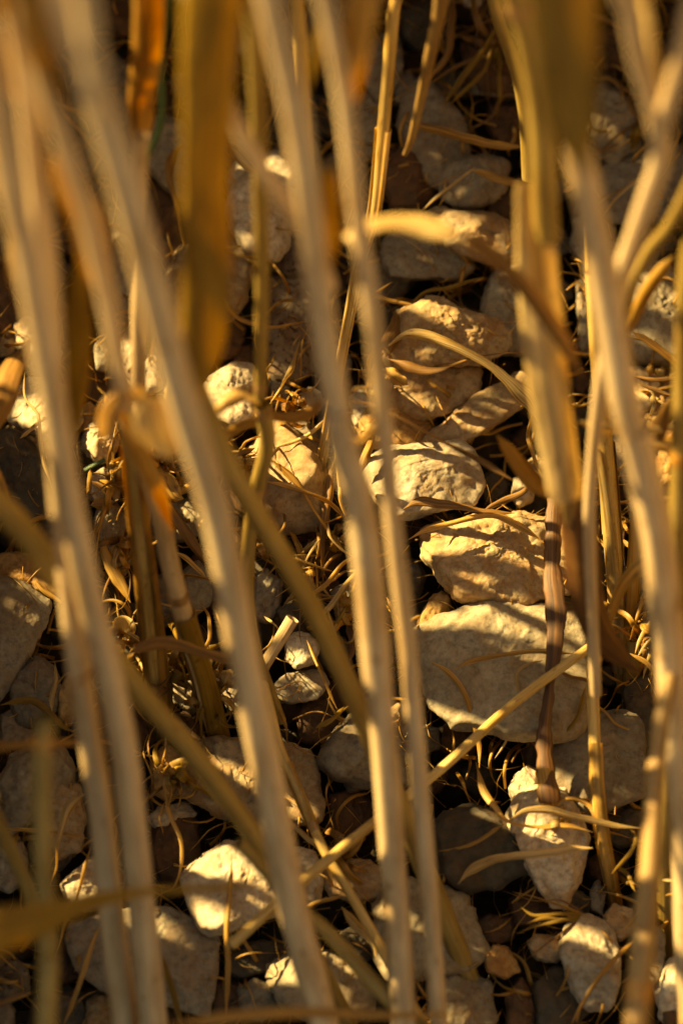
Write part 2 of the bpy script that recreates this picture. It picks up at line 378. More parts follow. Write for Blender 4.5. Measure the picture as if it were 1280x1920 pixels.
S('pale', [(165,900),(195,880),(225,900),(220,945),(185,952),(165,930)], 'pale chip of stone just above the flat orange blade scrap', 1)
S('grey', [(180,960),(215,945),(240,985),(232,1030),(195,1035),(178,1000)], 'rough dark grey stone right of the long left stem', -1)
S('tan', [(195,1030),(225,1015),(245,1050),(230,1080),(200,1070)], 'small tan stone with a bright face by the bundled dry blades', 1)
S('mauve', [(275,825),(310,805),(350,820),(358,865),(320,885),(285,870)], 'mauve stone below the folded bright leaf', -2)
# second quarter, middle
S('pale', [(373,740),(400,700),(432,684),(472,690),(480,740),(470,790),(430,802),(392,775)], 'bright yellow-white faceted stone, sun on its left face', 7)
S('pale', [(560,745),(580,728),(603,738),(600,765),(575,775)], 'small bright stone left of the long middle stem', 0)
S('grey', [(505,705),(530,700),(542,730),(530,765),(505,760)], 'small grey stone by the curved yellow blade tip', -2)
S('grey', [(538,800),(560,788),(590,800),(598,850),(580,885),(550,860)], 'grey wedge behind the tan triangular stone', -3)
S('tan', [(510,800),(532,792),(560,830),(595,870),(612,930),(608,985),(560,992),(495,985),(455,930),(462,870),(495,850)], 'large tan triangular stone with glittering rough face, crossed by thin blades', 7)
S('pale', [(455,870),(478,850),(492,880),(480,910),(460,905)], 'small pale stone at the left corner of the tan triangular stone', 4)
S('tan', [(745,620),(762,582),(800,562),(850,572),(905,590),(945,620),(948,652),(915,680),(860,690),(790,700),(738,690),(722,660)], 'large rugged stone in the upper middle with blades lying over its foot', 9, h=10, rough=1.5)
S('tan', [(715,690),(770,690),(850,688),(895,690),(880,730),(840,775),(780,790),(730,770),(705,730)], 'stone with a zigzag lit band just under the large rugged stone', 2, h=7)
S('ochre', [(665,735),(700,725),(770,775),(800,800),(790,835),(730,842),(680,830),(662,780)], 'round ochre stone behind the dark reddish twig', 3, h=7)
S('pale', [(655,745),(680,735),(705,760),(695,800),(665,795)], 'pale rounded stone end beside the blurred slender stem', 5)
S('grey', [(905,580),(922,530),(930,500),(975,495),(1010,520),(1020,600),(1000,655),(950,660),(915,625)], 'grey stone with a rounded left flank, left of the sunlit broad sheath', 1, h=6)
S('tan', [(798,835),(810,812),(860,770),(910,735),(960,705),(990,720),(975,760),(920,800),(860,838),(820,845)], 'long tan slab slanting up to the right under the pale arching blade', 4, h=5, thick=9)
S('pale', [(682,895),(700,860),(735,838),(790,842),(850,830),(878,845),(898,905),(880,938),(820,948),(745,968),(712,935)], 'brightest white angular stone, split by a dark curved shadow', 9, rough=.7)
S('pale', [(962,900),(985,888),(1000,905),(1000,935),(970,950),(960,930)], 'little pale stone with a bright cap at the foot of the orange twig', 2)
S('tan', [(988,870),(1005,855),(1030,875),(1025,905),(1000,905)], 'little bright tan stone under the hanging thin blade', 1)
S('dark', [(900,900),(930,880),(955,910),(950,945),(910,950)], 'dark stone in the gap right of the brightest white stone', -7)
# second quarter, right
S('mauve', [(1168,560),(1185,520),(1215,495),(1250,500),(1285,560),(1310,640),(1270,678),(1200,680),(1170,640)], 'large mauve grey stone with a sunlit peak at the right edge', 5, h=7, rough=.8)
S('grey', [(1080,540),(1098,525),(1112,580),(1108,640),(1085,650)], 'narrow grey stone seen between the sheath and the right stem', -2)
S('tan', [(1145,700),(1180,690),(1250,695),(1300,720),(1305,770),(1250,790),(1180,780),(1150,750)], 'crumbly tan stone under the straws at the right edge', 2, rough=1.8)
S('ochre', [(1205,780),(1240,755),(1300,765),(1310,830),(1270,850),(1215,830)], 'yellow porous stone at the right edge, above the bright horizontal blade', 5, rough=2.)
S('ochre', [(1225,860),(1245,840),(1290,870),(1310,940),(1280,985),(1235,975),(1222,920)], 'pitted yellow stone in the sun, low on the right edge', 6, rough=2.2, h=7)
S('pale', [(1178,935),(1200,925),(1222,950),(1225,1000),(1195,1020),(1180,985)], 'small pale stone with a lit edge beside the big right stem', 1)
S('tan', [(1160,620),(1178,690),(1165,780),(1140,800),(1130,720)], 'tan stone hidden behind the forked right stem', -3)
S('grey', [(1140,810),(1170,800),(1190,860),(1175,900),(1145,880)], 'grey stone with a crumbly lit top, right of the slim stem', -2)
# third quarter
S('ochre', [(-20,1050),(20,1038),(70,1045),(112,1070),(118,1110),(80,1115),(30,1090),(-20,1085)], 'flat yellow stone lit along the left edge of the picture', 3, h=4, thick=6)
S('mauve', [(-25,1095),(20,1090),(60,1110),(92,1135),(80,1180),(50,1230),(25,1280),(-20,1320)], 'large smooth mauve grey stone at the left edge with faint sun streaks', 8, rough=.6, h=6)
S('grey', [(22,1290),(45,1245),(70,1235),(95,1250),(112,1275),(100,1330),(60,1360),(30,1350)], 'angular grey stone with a pale vertical vein at the lower left', 4)
S('ochre', [(108,1300),(125,1265),(145,1275),(150,1330),(130,1360),(108,1345)], 'rough ochre stone with a yellow lit face half behind the long left stem', 3)
S('grey', [(0,1345),(30,1325),(62,1335),(70,1375),(40,1405),(0,1400)], 'grey stone with two small sun spots at the left edge', 1)
S('grey', [(480,1085),(500,1070),(528,1090),(525,1140),(505,1165),(470,1150)], 'dark veined stone right of the thin middle stem', -1)
S('brown', [(395,1065),(425,1080),(450,1140),(440,1180),(400,1150),(385,1100)], 'dark stone behind the big central stem with a speck of light', -4)
S('mauve', [(345,1075),(370,1055),(395,1080),(395,1130),(365,1150),(345,1120)], 'shaded mauve stone with slanting shadows in the pocket above the stubble tuft', 0)
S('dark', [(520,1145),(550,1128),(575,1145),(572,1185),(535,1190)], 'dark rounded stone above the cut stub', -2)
S('pale', [(537,1205),(555,1187),(580,1190),(597,1210),(590,1240),(560,1252),(540,1235)], 'small round pale stone with a dark sliver of shadow, beside the cut stub', 3)
S('grey', [(508,1290),(540,1265),(600,1258),(612,1280),(590,1310),(545,1318),(510,1310)], 'low flat grey stone in shade beneath the small round pale stone', -1, h=3)
S('grey', [(620,1110),(650,1095),(680,1115),(672,1155),(635,1165)], 'half lit grey pebble among thin blades in the centre', 0)
S('brown', [(560,960),(600,1000),(640,1020),(620,1080),(570,1070),(545,1010)], 'deep brown stone under the tan triangular stone', -12)
S('tan', [(800,1000),(818,985),(870,978),(940,965),(1020,975),(1072,1000),(1075,1080),(1050,1125),(995,1137),(940,1128),(905,1090),(868,1122),(830,1080),(802,1045)], 'big stone banded by stem shadows, with an undercut left end', 10, rough=1.3, h=8)
S('ochre', [(785,1165),(800,1130),(825,1112),(843,1122),(840,1150),(815,1185),(790,1187)], 'small egg shaped ochre stone between the two biggest stones', 3)
S('mauve', [(778,1215),(800,1185),(860,1165),(905,1135),(960,1133),(1030,1150),(1095,1180),(1098,1260),(1085,1310),(1070,1365),(1030,1382),(940,1375),(860,1360),(825,1335),(802,1290),(790,1240)], 'the biggest stone, flat topped, right of centre, striped with sun and shade', 12, h=9, thick=28, rough=.7, lvl=6)
S('grey', [(1035,1420),(1060,1380),(1110,1350),(1165,1340),(1195,1360),(1205,1430),(1200,1490),(1150,1510),(1100,1525),(1045,1490)], 'grey stone with a pale upper facet behind the thin rooted straw', 6, h=7, rough=.6)
S('grey', [(600,1430),(625,1380),(660,1345),(720,1350),(765,1400),(755,1470),(700,1480),(630,1462)], 'dark grey wedge under the two central stems', 0)
S('dark', [(1170,1290),(1210,1270),(1240,1320),(1235,1380),(1195,1400),(1170,1350)], 'dark reddish stone low at the right between the stems', -8)
S('brown', [(160,1330),(250,1300),(290,1340),(280,1400),(200,1410)], 'brown stone hidden behind the paired left stems', -6)
# bottom quarter
S('mauve', [(0,1470),(20,1420),(60,1400),(110,1405),(140,1440),(130,1500),(95,1520),(50,1545),(15,1560)], 'mauve stone at the lower left with a lit top edge', 5)
S('tan', [(95,1485),(110,1468),(150,1475),(160,1520),(150,1580),(105,1605),(88,1550)], 'tan stone behind the drooping pale blade at lower left', 4)
S('pale', [(118,1660),(135,1640),(175,1612),(215,1640),(215,1690),(160,1708),(128,1695)], 'bright white stone just left of the paired stems, near the bottom', 5)
S('grey', [(-20,1570),(20,1555),(45,1590),(50,1640),(20,1670),(-20,1660)], 'grey stone at the left edge below the lower-left mauve stone', 0)
S('tan', [(375,1400),(410,1385),(450,1390),(520,1395),(572,1410),(595,1470),(590,1530),(520,1545),(430,1530),(370,1500),(325,1470),(340,1430)], 'broad tan stone with a red-brown crest behind the big central stem', 4, h=7)
S('ochre', [(285,1420),(310,1400),(345,1425),(350,1470),(320,1500),(285,1480)], 'sunny ochre stone seen through the curly grass tuft', 1)
S('pale', [(280,1535),(300,1515),(350,1505),(365,1530),(340,1550),(290,1552)], 'narrow pale ledge of stone below the curly grass tuft', 0)
S('brown', [(290,1545),(330,1530),(368,1545),(372,1620),(350,1655),(305,1650),(285,1600)], 'red-brown stone beneath the narrow pale ledge', -3)
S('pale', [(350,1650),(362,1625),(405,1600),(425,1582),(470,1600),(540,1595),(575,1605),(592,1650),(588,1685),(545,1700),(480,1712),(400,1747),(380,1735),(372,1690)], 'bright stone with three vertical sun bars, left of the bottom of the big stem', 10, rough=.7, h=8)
S('grey', [(138,1760),(150,1728),(200,1715),(300,1708),(345,1722),(380,1740),(400,1755),(396,1830),(386,1900),(350,1893),(310,1868),(200,1850),(155,1810)], 'large plain grey slab with a knobbly top edge, bottom left', 8, h=6, thick=18, rough=.6)
S('speckled', [(-15,1810),(20,1798),(52,1815),(55,1860),(20,1875),(-15,1860)], 'dark pitted stone at the left edge near the bottom', 2)
S('brown', [(98,1780),(120,1762),(145,1785),(150,1830),(120,1845),(98,1820)], 'small brown stone left of the large plain grey slab', -2)
S('grey', [(-15,1870),(10,1862),(28,1900),(20,1960),(-20,1950)], 'grey stone in the bottom left corner')
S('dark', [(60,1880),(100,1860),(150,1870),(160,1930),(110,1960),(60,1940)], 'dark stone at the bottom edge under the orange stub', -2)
S('tan', [(165,1880),(190,1862),(235,1880),(240,1930),(190,1950),(160,1920)], 'small tan stone at the bottom edge between the paired stems and the slab', 0)
S('dark', [(425,1790),(455,1770),(510,1765),(535,1790),(500,1820),(450,1835),(425,1825)], 'dark brown stone below the bright sun-barred stone', 0)
S('brown', [(395,1850),(425,1835),(452,1850),(455,1900),(420,1920),(398,1900)], 'small brown stone right of the corner of the grey slab', -2)
S('grey', [(448,1850),(475,1835),(512,1850),(520,1890),(490,1915),(455,1900)], 'small greenish grey stone near the bottom, left of the big stem', 1)
S('mauve', [(505,1810),(540,1790),(600,1785),(660,1800),(700,1850),(690,1900),(620,1930),(540,1900),(510,1860)], 'mauve grey stone around the foot of the big central stem', 2)
S('dark', [(635,1755),(665,1735),(700,1750),(705,1790),(670,1812),(640,1795)], 'small dark stone with ochre stains between the two middle stems', 2)
S('tan', [(598,1640),(630,1610),(690,1615),(730,1640),(725,1680),(670,1690),(620,1680)], 'tan stone patterned with fine grass shadows left of the two middle stems', 4)
S('mauve', [(702,1700),(725,1660),(770,1652),(830,1662),(875,1680),(888,1730),(908,1790),(870,1815),(800,1830),(735,1835),(712,1790)], 'large rounded mauve grey stone behind the two middle stems near the bottom', 8, h=7)
S('dark', [(812,1560),(835,1530),(870,1513),(920,1530),(970,1560),(995,1600),(980,1640),(920,1668),(870,1672),(825,1650)], 'dark grey faceted stone below the long crossing straw', 4)
S('pale', [(950,1550),(970,1500),(1010,1480),(1060,1485),(1090,1530),(1100,1590),(1085,1650),(1060,1697),(1030,1690),(1000,1640),(965,1590)], 'pale wedge shaped stone with grass draped over its top', 7)
S('pale', [(955,1480),(970,1455),(990,1438),(1008,1450),(1010,1490),(985,1505),(962,1500)], 'small bright white stone beside the torn red-brown leaf base', 3)
S('dark', [(1130,1530),(1160,1510),(1205,1520),(1210,1570),(1160,1590),(1130,1570)], 'dark stone behind the root of the thin straw', -6)
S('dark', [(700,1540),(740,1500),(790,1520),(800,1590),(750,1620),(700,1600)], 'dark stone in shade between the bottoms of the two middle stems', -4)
S('brown', [(620,1500),(660,1480),(700,1510),(690,1560),(640,1580),(610,1550)], 'reddish stone in the dark hollow left of the two middle stems', -8)
S('brown', [(888,1735),(915,1715),(955,1725),(962,1760),(930,1775),(895,1765)], 'rough brown stone right of the rounded mauve stone', -1)
S('brown', [(957,1690),(990,1668),(1045,1680),(1060,1720),(1020,1742),(965,1738)], 'brown stone under the splayed straw fan', -3)
S('ochre', [(908,1800),(925,1772),(950,1778),(972,1820),(945,1835),(915,1822)], 'small yellowish three-sided stone near the bottom', 4)
S('tan', [(990,1770),(1005,1752),(1040,1758),(1058,1785),(1040,1808),(1005,1800)], 'small tan stone with two lit spots under the straw fan', 1)
S('brown', [(948,1860),(975,1838),(998,1860),(1002,1920),(975,1945),(950,1920)], 'upright brown sliver of stone at the bottom', 1)
S('dark', [(1000,1850),(1040,1815),(1085,1840),(1100,1900),(1060,1940),(1005,1930)], 'dark grey stone at the bottom edge left of the whitish stone', 0)
S('pale', [(1050,1790),(1065,1740),(1095,1722),(1130,1730),(1158,1775),(1160,1840),(1140,1885),(1105,1890),(1070,1850)], 'upright whitish stone at the bottom right', 8, rough=.8)
S('tan', [(1132,1720),(1150,1697),(1180,1708),(1190,1745),(1160,1765),(1138,1750)], 'small tan stone above the upright whitish stone', 3)
S('mauve', [(1185,1750),(1215,1735),(1245,1755),(1247,1810),(1225,1850),(1190,1830)], 'mauve stone half behind the blurred brown stalk at bottom right', 3)
S('pale', [(1228,1850),(1245,1810),(1280,1785),(1320,1800),(1320,1880),(1280,1930),(1235,1900)], 'pale stone in the bottom right corner', 4)
S('brown', [(1238,1900),(1270,1880),(1310,1890),(1310,1950),(1250,1950)], 'rusty stone at the very bottom right', 2)
S('grey', [(805,1860),(835,1830),(880,1825),(915,1850),(928,1910),(890,1950),(820,1940)], 'grey stone at the bottom edge right of the slender stem', 3)
S('grey', [(1105,1670),(1122,1652),(1135,1680),(1128,1715),(1108,1705)], 'thin grey stone at the root of the thin straw', -3)
S('tan', [(1225,1620),(1245,1605),(1280,1625),(1275,1660),(1235,1655)], 'small tan stone at the right edge, lit on top', -1)
S('dark', [(1205,1560),(1260,1545),(1310,1570),(1300,1610),(1220,1605)], 'dark stone at the right edge, lower right', -6)
S('grey', [(640,1455),(665,1440),(705,1455),(700,1480),(655,1485)], 'thin grey edge of stone left of the middle stems', -3)
S('brown', [(560,1320),(610,1310),(640,1350),(610,1400),(560,1390)], 'dark brown stone in the hollow right of the cut stub', -9)
S('tan', [(720,1340),(745,1320),(765,1345),(755,1380),(728,1375)], 'small tan stone between the two middle stems', 0)

# ------------------------------------------------------------------ smaller stones wedged underneath, coloured dark to deepen the shade of the gaps
USED = set(); REFS = []
def short(l):
    for w in (',', ' with ', ' crossed', ' in the ', ' tucked', ' lit ', ' half '): l = l.split(w)[0]
    w = l.split(); 
    while len(w) > 7: w = w[:7]
    while len(w) > 2 and w[-1] in ('the', 'of', 'a', 'to', 'by', 'at', 'behind', 'under', 'beside', 'left', 'right', 'over', 'below', 'directly', 'two', 'just', 'and', 'big', 'between', 'small', 'around', 'on', 'above', 'its'): w.pop()
    return ' '.join(w)
def gap_label(mat, x, y, how='deep'):
    word = {'speckled': 'speckled'}.get(mat, mat)
    refs = REFS or REFS.extend(short(n[2]) for n in NAMED) or REFS
    near = sorted(range(len(refs)), key=lambda i: (NAMED[i][0]-x)**2+(NAMED[i][1]-y)**2)
    for size in (('small', 'little') if how == 'deep' else ('middling', 'broken')):
        for i in near[:6]:
            if refs.count(refs[i]) > 1 or len(refs[i].split()) < 3: continue
            dx, dy = x-NAMED[i][0], y-NAMED[i][1]
            d = ('right of' if dx > 0 else 'left of') if abs(dx) > abs(dy)*2 else ('below' if dy > 0 else 'above') if abs(dy) > abs(dx)*2 else ('below and right of' if dx > 0 else 'below and left of') if dy > 0 else ('above and right of' if dx > 0 else 'above and left of')
            l = f'{size} {word} stone {how} in the gap {d} the {refs[i]}'
            if len(l.split()) > 16: l = f'{size} {word} stone {d} the {refs[i]}'
            if l not in USED: USED.add(l); return l
    return 'small dark stone wedged low in a gap between the bigger stones'
def fillers():
    r = random.Random(21)
    pts = []
    named = [n for n in NAMED]
    # a share of prototypes
    protos = []
    for k in range(9):
        rs = random.Random(100+k)
        a0 = rs.uniform(0, 6)
        P0 = []
        for j in range(7):
            a = a0+j*.9+rs.uniform(-.2, .2); q = rs.uniform(.75, 1.1)
            P0.append(Vector((math.cos(a)*q, math.sin(a)*q*rs.uniform(.7, .9), rs.uniform(-.3, .3))))
        for j in range(4):
            a = a0+j*1.6; P0.append(Vector((math.cos(a)*.55, math.sin(a)*.45, rs.uniform(.4, .65))))
            P0.append(Vector((math.cos(a+.7)*.6, math.sin(a+.7)*.5, -rs.uniform(.4, .65))))
        P0 = [p*.01 for p in P0]
        c, V, f = rock_verts(P0, 300+k, 4, 1.1, 8)
        protos.append(mesh_np('gap_stone', V, f))
    mats = ['brown', 'dark', 'dark', 'brown', 'dark', 'dark', 'brown']  # only dark colours: the shade of the gaps is put into them
    made = 0
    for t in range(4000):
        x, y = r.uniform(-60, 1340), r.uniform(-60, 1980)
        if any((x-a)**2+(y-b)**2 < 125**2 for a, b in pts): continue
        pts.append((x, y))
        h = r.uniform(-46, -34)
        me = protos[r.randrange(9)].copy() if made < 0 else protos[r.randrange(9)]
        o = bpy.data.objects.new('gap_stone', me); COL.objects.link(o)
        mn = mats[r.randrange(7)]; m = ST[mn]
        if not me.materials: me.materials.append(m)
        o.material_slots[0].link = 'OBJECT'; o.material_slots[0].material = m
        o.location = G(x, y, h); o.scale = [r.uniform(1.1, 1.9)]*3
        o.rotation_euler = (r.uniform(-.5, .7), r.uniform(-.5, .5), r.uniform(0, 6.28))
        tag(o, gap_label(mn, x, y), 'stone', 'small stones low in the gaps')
        made += 1
    # a middle layer, between the traced stones and the gap stones
    mid = []
    for t in range(6000):
        x, y = r.uniform(-40, 1320), r.uniform(-40, 1960)
        w = r.uniform(58, 120)
        if any((x-a)**2+(y-b)**2 < (w*.42+c*.42)**2 for a, b, c in mid): continue
        if any((x-q[0])**2+(y-q[1])**2 < (w*.30+q[3]/.182*.5)**2 for q in named): continue
        mid.append((x, y, w))
        n = r.randint(5, 8); a0 = r.uniform(0, 6)
        ol = [(x+math.cos(a0+j*6.283/n)*w*.5*r.uniform(.8, 1.2), y+math.sin(a0+j*6.283/n)*w*.5*r.uniform(.7, 1.05)) for j in range(n)]
        mt = r.choice(['dark', 'brown', 'grey', 'dark', 'mauve', 'brown', 'dark'])  # mostly dark colours, adding to the shade of the gaps
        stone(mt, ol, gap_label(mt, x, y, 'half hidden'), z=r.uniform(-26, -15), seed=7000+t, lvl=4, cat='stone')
    print('mid', len(mid))
    # outside the frame the bank simply goes on
    vs, fs, n = [], [], 0
    for t in range(5200):
        x, y = r.uniform(-1500, 2780), r.uniform(-1500, 3000)
        if -75 < x < 1355 and -75 < y < 1995: continue
        me = protos[r.randrange(9)]
        if n == 0: cache = {}
        key = me.name
        if key not in cache:
            v = np.zeros(len(me.vertices)*3); me.vertices.foreach_get('co', v); cache[key] = v.reshape(-1, 3)
        q = Matrix.Rotation(r.uniform(0, 6.28), 3, 'Z') @ Matrix.Rotation(r.uniform(-.6, .6), 3, 'X')
        s = r.uniform(.8, 2.0)
        v = cache[key]
        lv, lf = ico(2)
        idx = FILL_IDX(v, lv)
        vv = (v[idx]@np.array(q).T)*s + np.array(G(x, y, r.uniform(-30, 2)))
        vs.append(vv); fs.append(lf+n); n += len(vv)
    o = link('rubble', mesh_np('rubble', np.vstack(vs), np.vstack(fs)), ST['tan'])
    tag(o, 'broken stones of the bank going on outside the frame', 'rubble', kind='stuff')
_fi = {}
def FILL_IDX(v, lv):
    k = id(v)
    if k not in _fi:
        u = v/np.linalg.norm(v, axis=1)[:, None]
        _fi[k] = np.argmax(lv@u.T, axis=1)
    return _fi[k]
fillers()

# ------------------------------------------------------------------ stems and blades
def spline(pts, n):
    """Catmull-Rom through rows of numbers, resampled evenly along the first three."""
    A = np.array(pts, dtype=float)
    if len(A) == 2: A = np.vstack([A[0], A.mean(0), A[1]])
    B = np.vstack([2*A[0]-A[1], A, 2*A[-1]-A[-2]])
    out = []
    for i in range(1, len(B)-2):
        t = np.linspace(0, 1, 24, endpoint=False)[:, None]
        p0, p1, p2, p3 = B[i-1], B[i], B[i+1], B[i+2]
        out.append(.5*((2*p1)+(-p0+p2)*t+(2*p0-5*p1+4*p2-p3)*t**2+(-p0+3*p1-3*p2+p3)*t**3))
    out = np.vstack(out+[A[-1:]])
    s = np.concatenate([[0], np.cumsum(np.linalg.norm(np.diff(out[:, :3], axis=0), axis=1))])
    q = np.linspace(0, s[-1], n)
    return np.stack([np.interp(q, s, out[:, k]) for k in range(out.shape[1])], 1), q
def frames(c):
    t = np.gradient(c, axis=0); t /= np.linalg.norm(t, axis=1)[:, None]+1e-12
    view = c-np.array(CL); view /= np.linalg.norm(view, axis=1)[:, None]
    a = np.cross(t, view); a /= np.linalg.norm(a, axis=1)[:, None]+1e-12     # across, as seen from the path
    return t, a, np.cross(a, t)
def tube(c, r, sides=14, groove=.04, seed=0, cap=True):
    """c: n x 3 centres, r: n radii"""
    t, a, b = frames(c); n = len(c)
    th = np.arange(sides)/sides*2*np.pi
    rr = 1+groove*np.cos(th*5+seed)+groove*.6*np.cos(th*2+seed*1.7)
    V = c[:, None, :]+r[:, None, None]*rr[None, :, None]*(np.cos(th)[None, :, None]*a[:, None, :]+np.sin(th)[None, :, None]*b[:, None, :])
    s = np.concatenate([[0], np.cumsum(np.linalg.norm(np.diff(c, axis=0), axis=1))])
    U = np.stack(np.broadcast_arrays(np.abs(np.arange(sides)/sides*2-1)[None, :], s[:, None]), -1)
    i = (np.arange(n-1)[:, None]*sides+np.arange(sides)[None, :]).ravel(); j = (np.arange(n-1)[:, None]*sides+(np.arange(sides)[None, :]+1) % sides).ravel()
    F = np.stack([i, j, j+sides, i+sides], 1)
    V = V.reshape(-1, 3); U = U.reshape(-1, 2)
    if cap:
        for e, w in ((0, 1), (n-1, -1)):
            V = np.vstack([V, c[e]]); U = np.vstack([U, U[e*sides]])
            k = len(V)-1; q = np.arange(sides)+e*sides; q2 = (np.arange(sides)+1) % sides+e*sides
            F = np.vstack([F, np.stack([q2, q, np.full(sides, k), np.full(sides, k)], 1)[:, ::w] if 0 else np.stack([q2, q, np.full(sides, k), q2*0+k], 1)]) if False else F
    return V, F, U
def ribbon(c, w, curl=.35, twist=0., twist0=0., across=7, seed=0, wav=.12):
    """A dry blade: a thin closed sheet, curled across and twisted along."""
    n = len(c); t, a, b = frames(c)
    rs = np.random.RandomState(seed)
    s = np.linspace(0, 1, n)
    tw = twist0+twist*s+wav*3*np.sin(s*rs.uniform(5, 9)+rs.uniform(0, 6))
    A = a*np.cos(tw)[:, None]+b*np.sin(tw)[:, None]; B = b*np.cos(tw)[:, None]-a*np.sin(tw)[:, None]
    x = np.linspace(-1, 1, across)
    cu = curl*(1+.4*np.sin(s*rs.uniform(4, 8)+rs.uniform(0, 6)))
    prof = (x**2-.4)[None, :]*cu[:, None] + wav*.5*np.sin(s*rs.uniform(20, 34)+rs.uniform(0, 6))[:, None]*x[None, :] + .018*np.cos(x*across*1.55)[None, :]
    th = np.maximum(w*.018, .00005)
    rows = []
    for sg in (1, -1):
        q = c[:, None, :]+A[:, None, :]*(x[None, :, None]*w[:, None, None]*.5)+B[:, None, :]*((prof*w[:, None]*.5)[:, :, None]+sg*th[:, None, None]*(1-.7*np.abs(x))[None, :, None])
        rows.append(q if sg == 1 else q[:, ::-1])
    V = np.concatenate(rows, 1); m = 2*across
    L = np.concatenate([[0], np.cumsum(np.linalg.norm(np.diff(c, axis=0), axis=1))])
    u = np.concatenate([(x+1)/2, ((x+1)/2)[::-1]])
    U = np.stack(np.broadcast_arrays(u[None, :], L[:, None]), -1)
    i = (np.arange(n-1)[:, None]*m+np.arange(m)[None, :]).ravel(); j = (np.arange(n-1)[:, None]*m+(np.arange(m)[None, :]+1) % m).ravel()
    F = np.stack([i, j, j+m, i+m], 1)
    return V.reshape(-1, 3), F, U.reshape(-1, 2)
def to3(pts, mode):
    """(x, y, width px, level) -> centre and width in metres; mode 'd': level is depth share, 'h': mm above the bank"""
    out = []
    for x, y, w, l in pts:
        p = P(x, y, l) if mode == 'd' else G(x, y, l)
        z = (p-CL).dot(FW)
        out.append([*p, w/FPX*z])
    return out
def fill(pts, lv):
    """pts (x, y, w) with levels lv spread evenly from first to last along the path"""
    if len(lv) == len(pts): return [(x, y, w, l) for (x, y, w), l in zip(pts, lv)]
    d = [0]
    for a, b in zip(pts, pts[1:]): d.append(d[-1]+math.hypot(b[0]-a[0], b[1]-a[1]))
    q = np.interp(np.array(d)/d[-1], np.linspace(0, 1, len(lv)), lv)
    return [(x, y, w, l) for (x, y, w), l in zip(pts, q)]
BLADES = []
def blade(mat, pts, lv, label, mode='h', curl=.45, twist=0., twist0=0., group='dry grass blades lying over the stones', name='dry_grass_leaf', cat='dry grass blade', tip=(.12, .12), seed=None, wav=.12, parent=None, n=None, rag=.12):
    k = to3(fill(pts, lv), mode)
    seed = seed if seed is not None else int(pts[0][0]*7+pts[0][1]*3) % 9999
    L = sum((Vector(a[:3])-Vector(b[:3])).length for a, b in zip(k, k[1:]))
    n = n or max(16, min(90, int(L/.0012)))
    c, q = spline(k, n)
    w = np.maximum(c[:, 3], .0003); s = q/q[-1]
    e = np.minimum(1, np.minimum(s/.18+tip[0], (1-s)/.18+tip[1])); w = w*e
    rs = np.random.RandomState(seed)
    jit = np.stack([fbm(np.stack([q*50, q*0+kk*9, q*0+seed], 1), seed, 3) for kk in range(3)], 1)*min(.0009 if mode == 'h' else .0003, L*.02)
    C3 = c[:, :3]+jit*np.minimum(1, np.minimum(s, 1-s)*6)[:, None]
    w = w*(1+rag*fbm(np.stack([q*330, q*0, q*0+seed], 1), seed+4, 4))
    V, F, U = ribbon(C3, w, curl, twist, twist0, 11, seed, wav)
    o0 = Vector(C3[0]) if parent is None else Vector((0, 0, 0))
    o = link(name, mesh_np(name, V-np.array(o0 if parent is None else parent.location), F, U), SW[mat], parent, o0 if parent is None else None)
    if parent is None: tag(o, label, cat, group)
    return o
STEMS = []
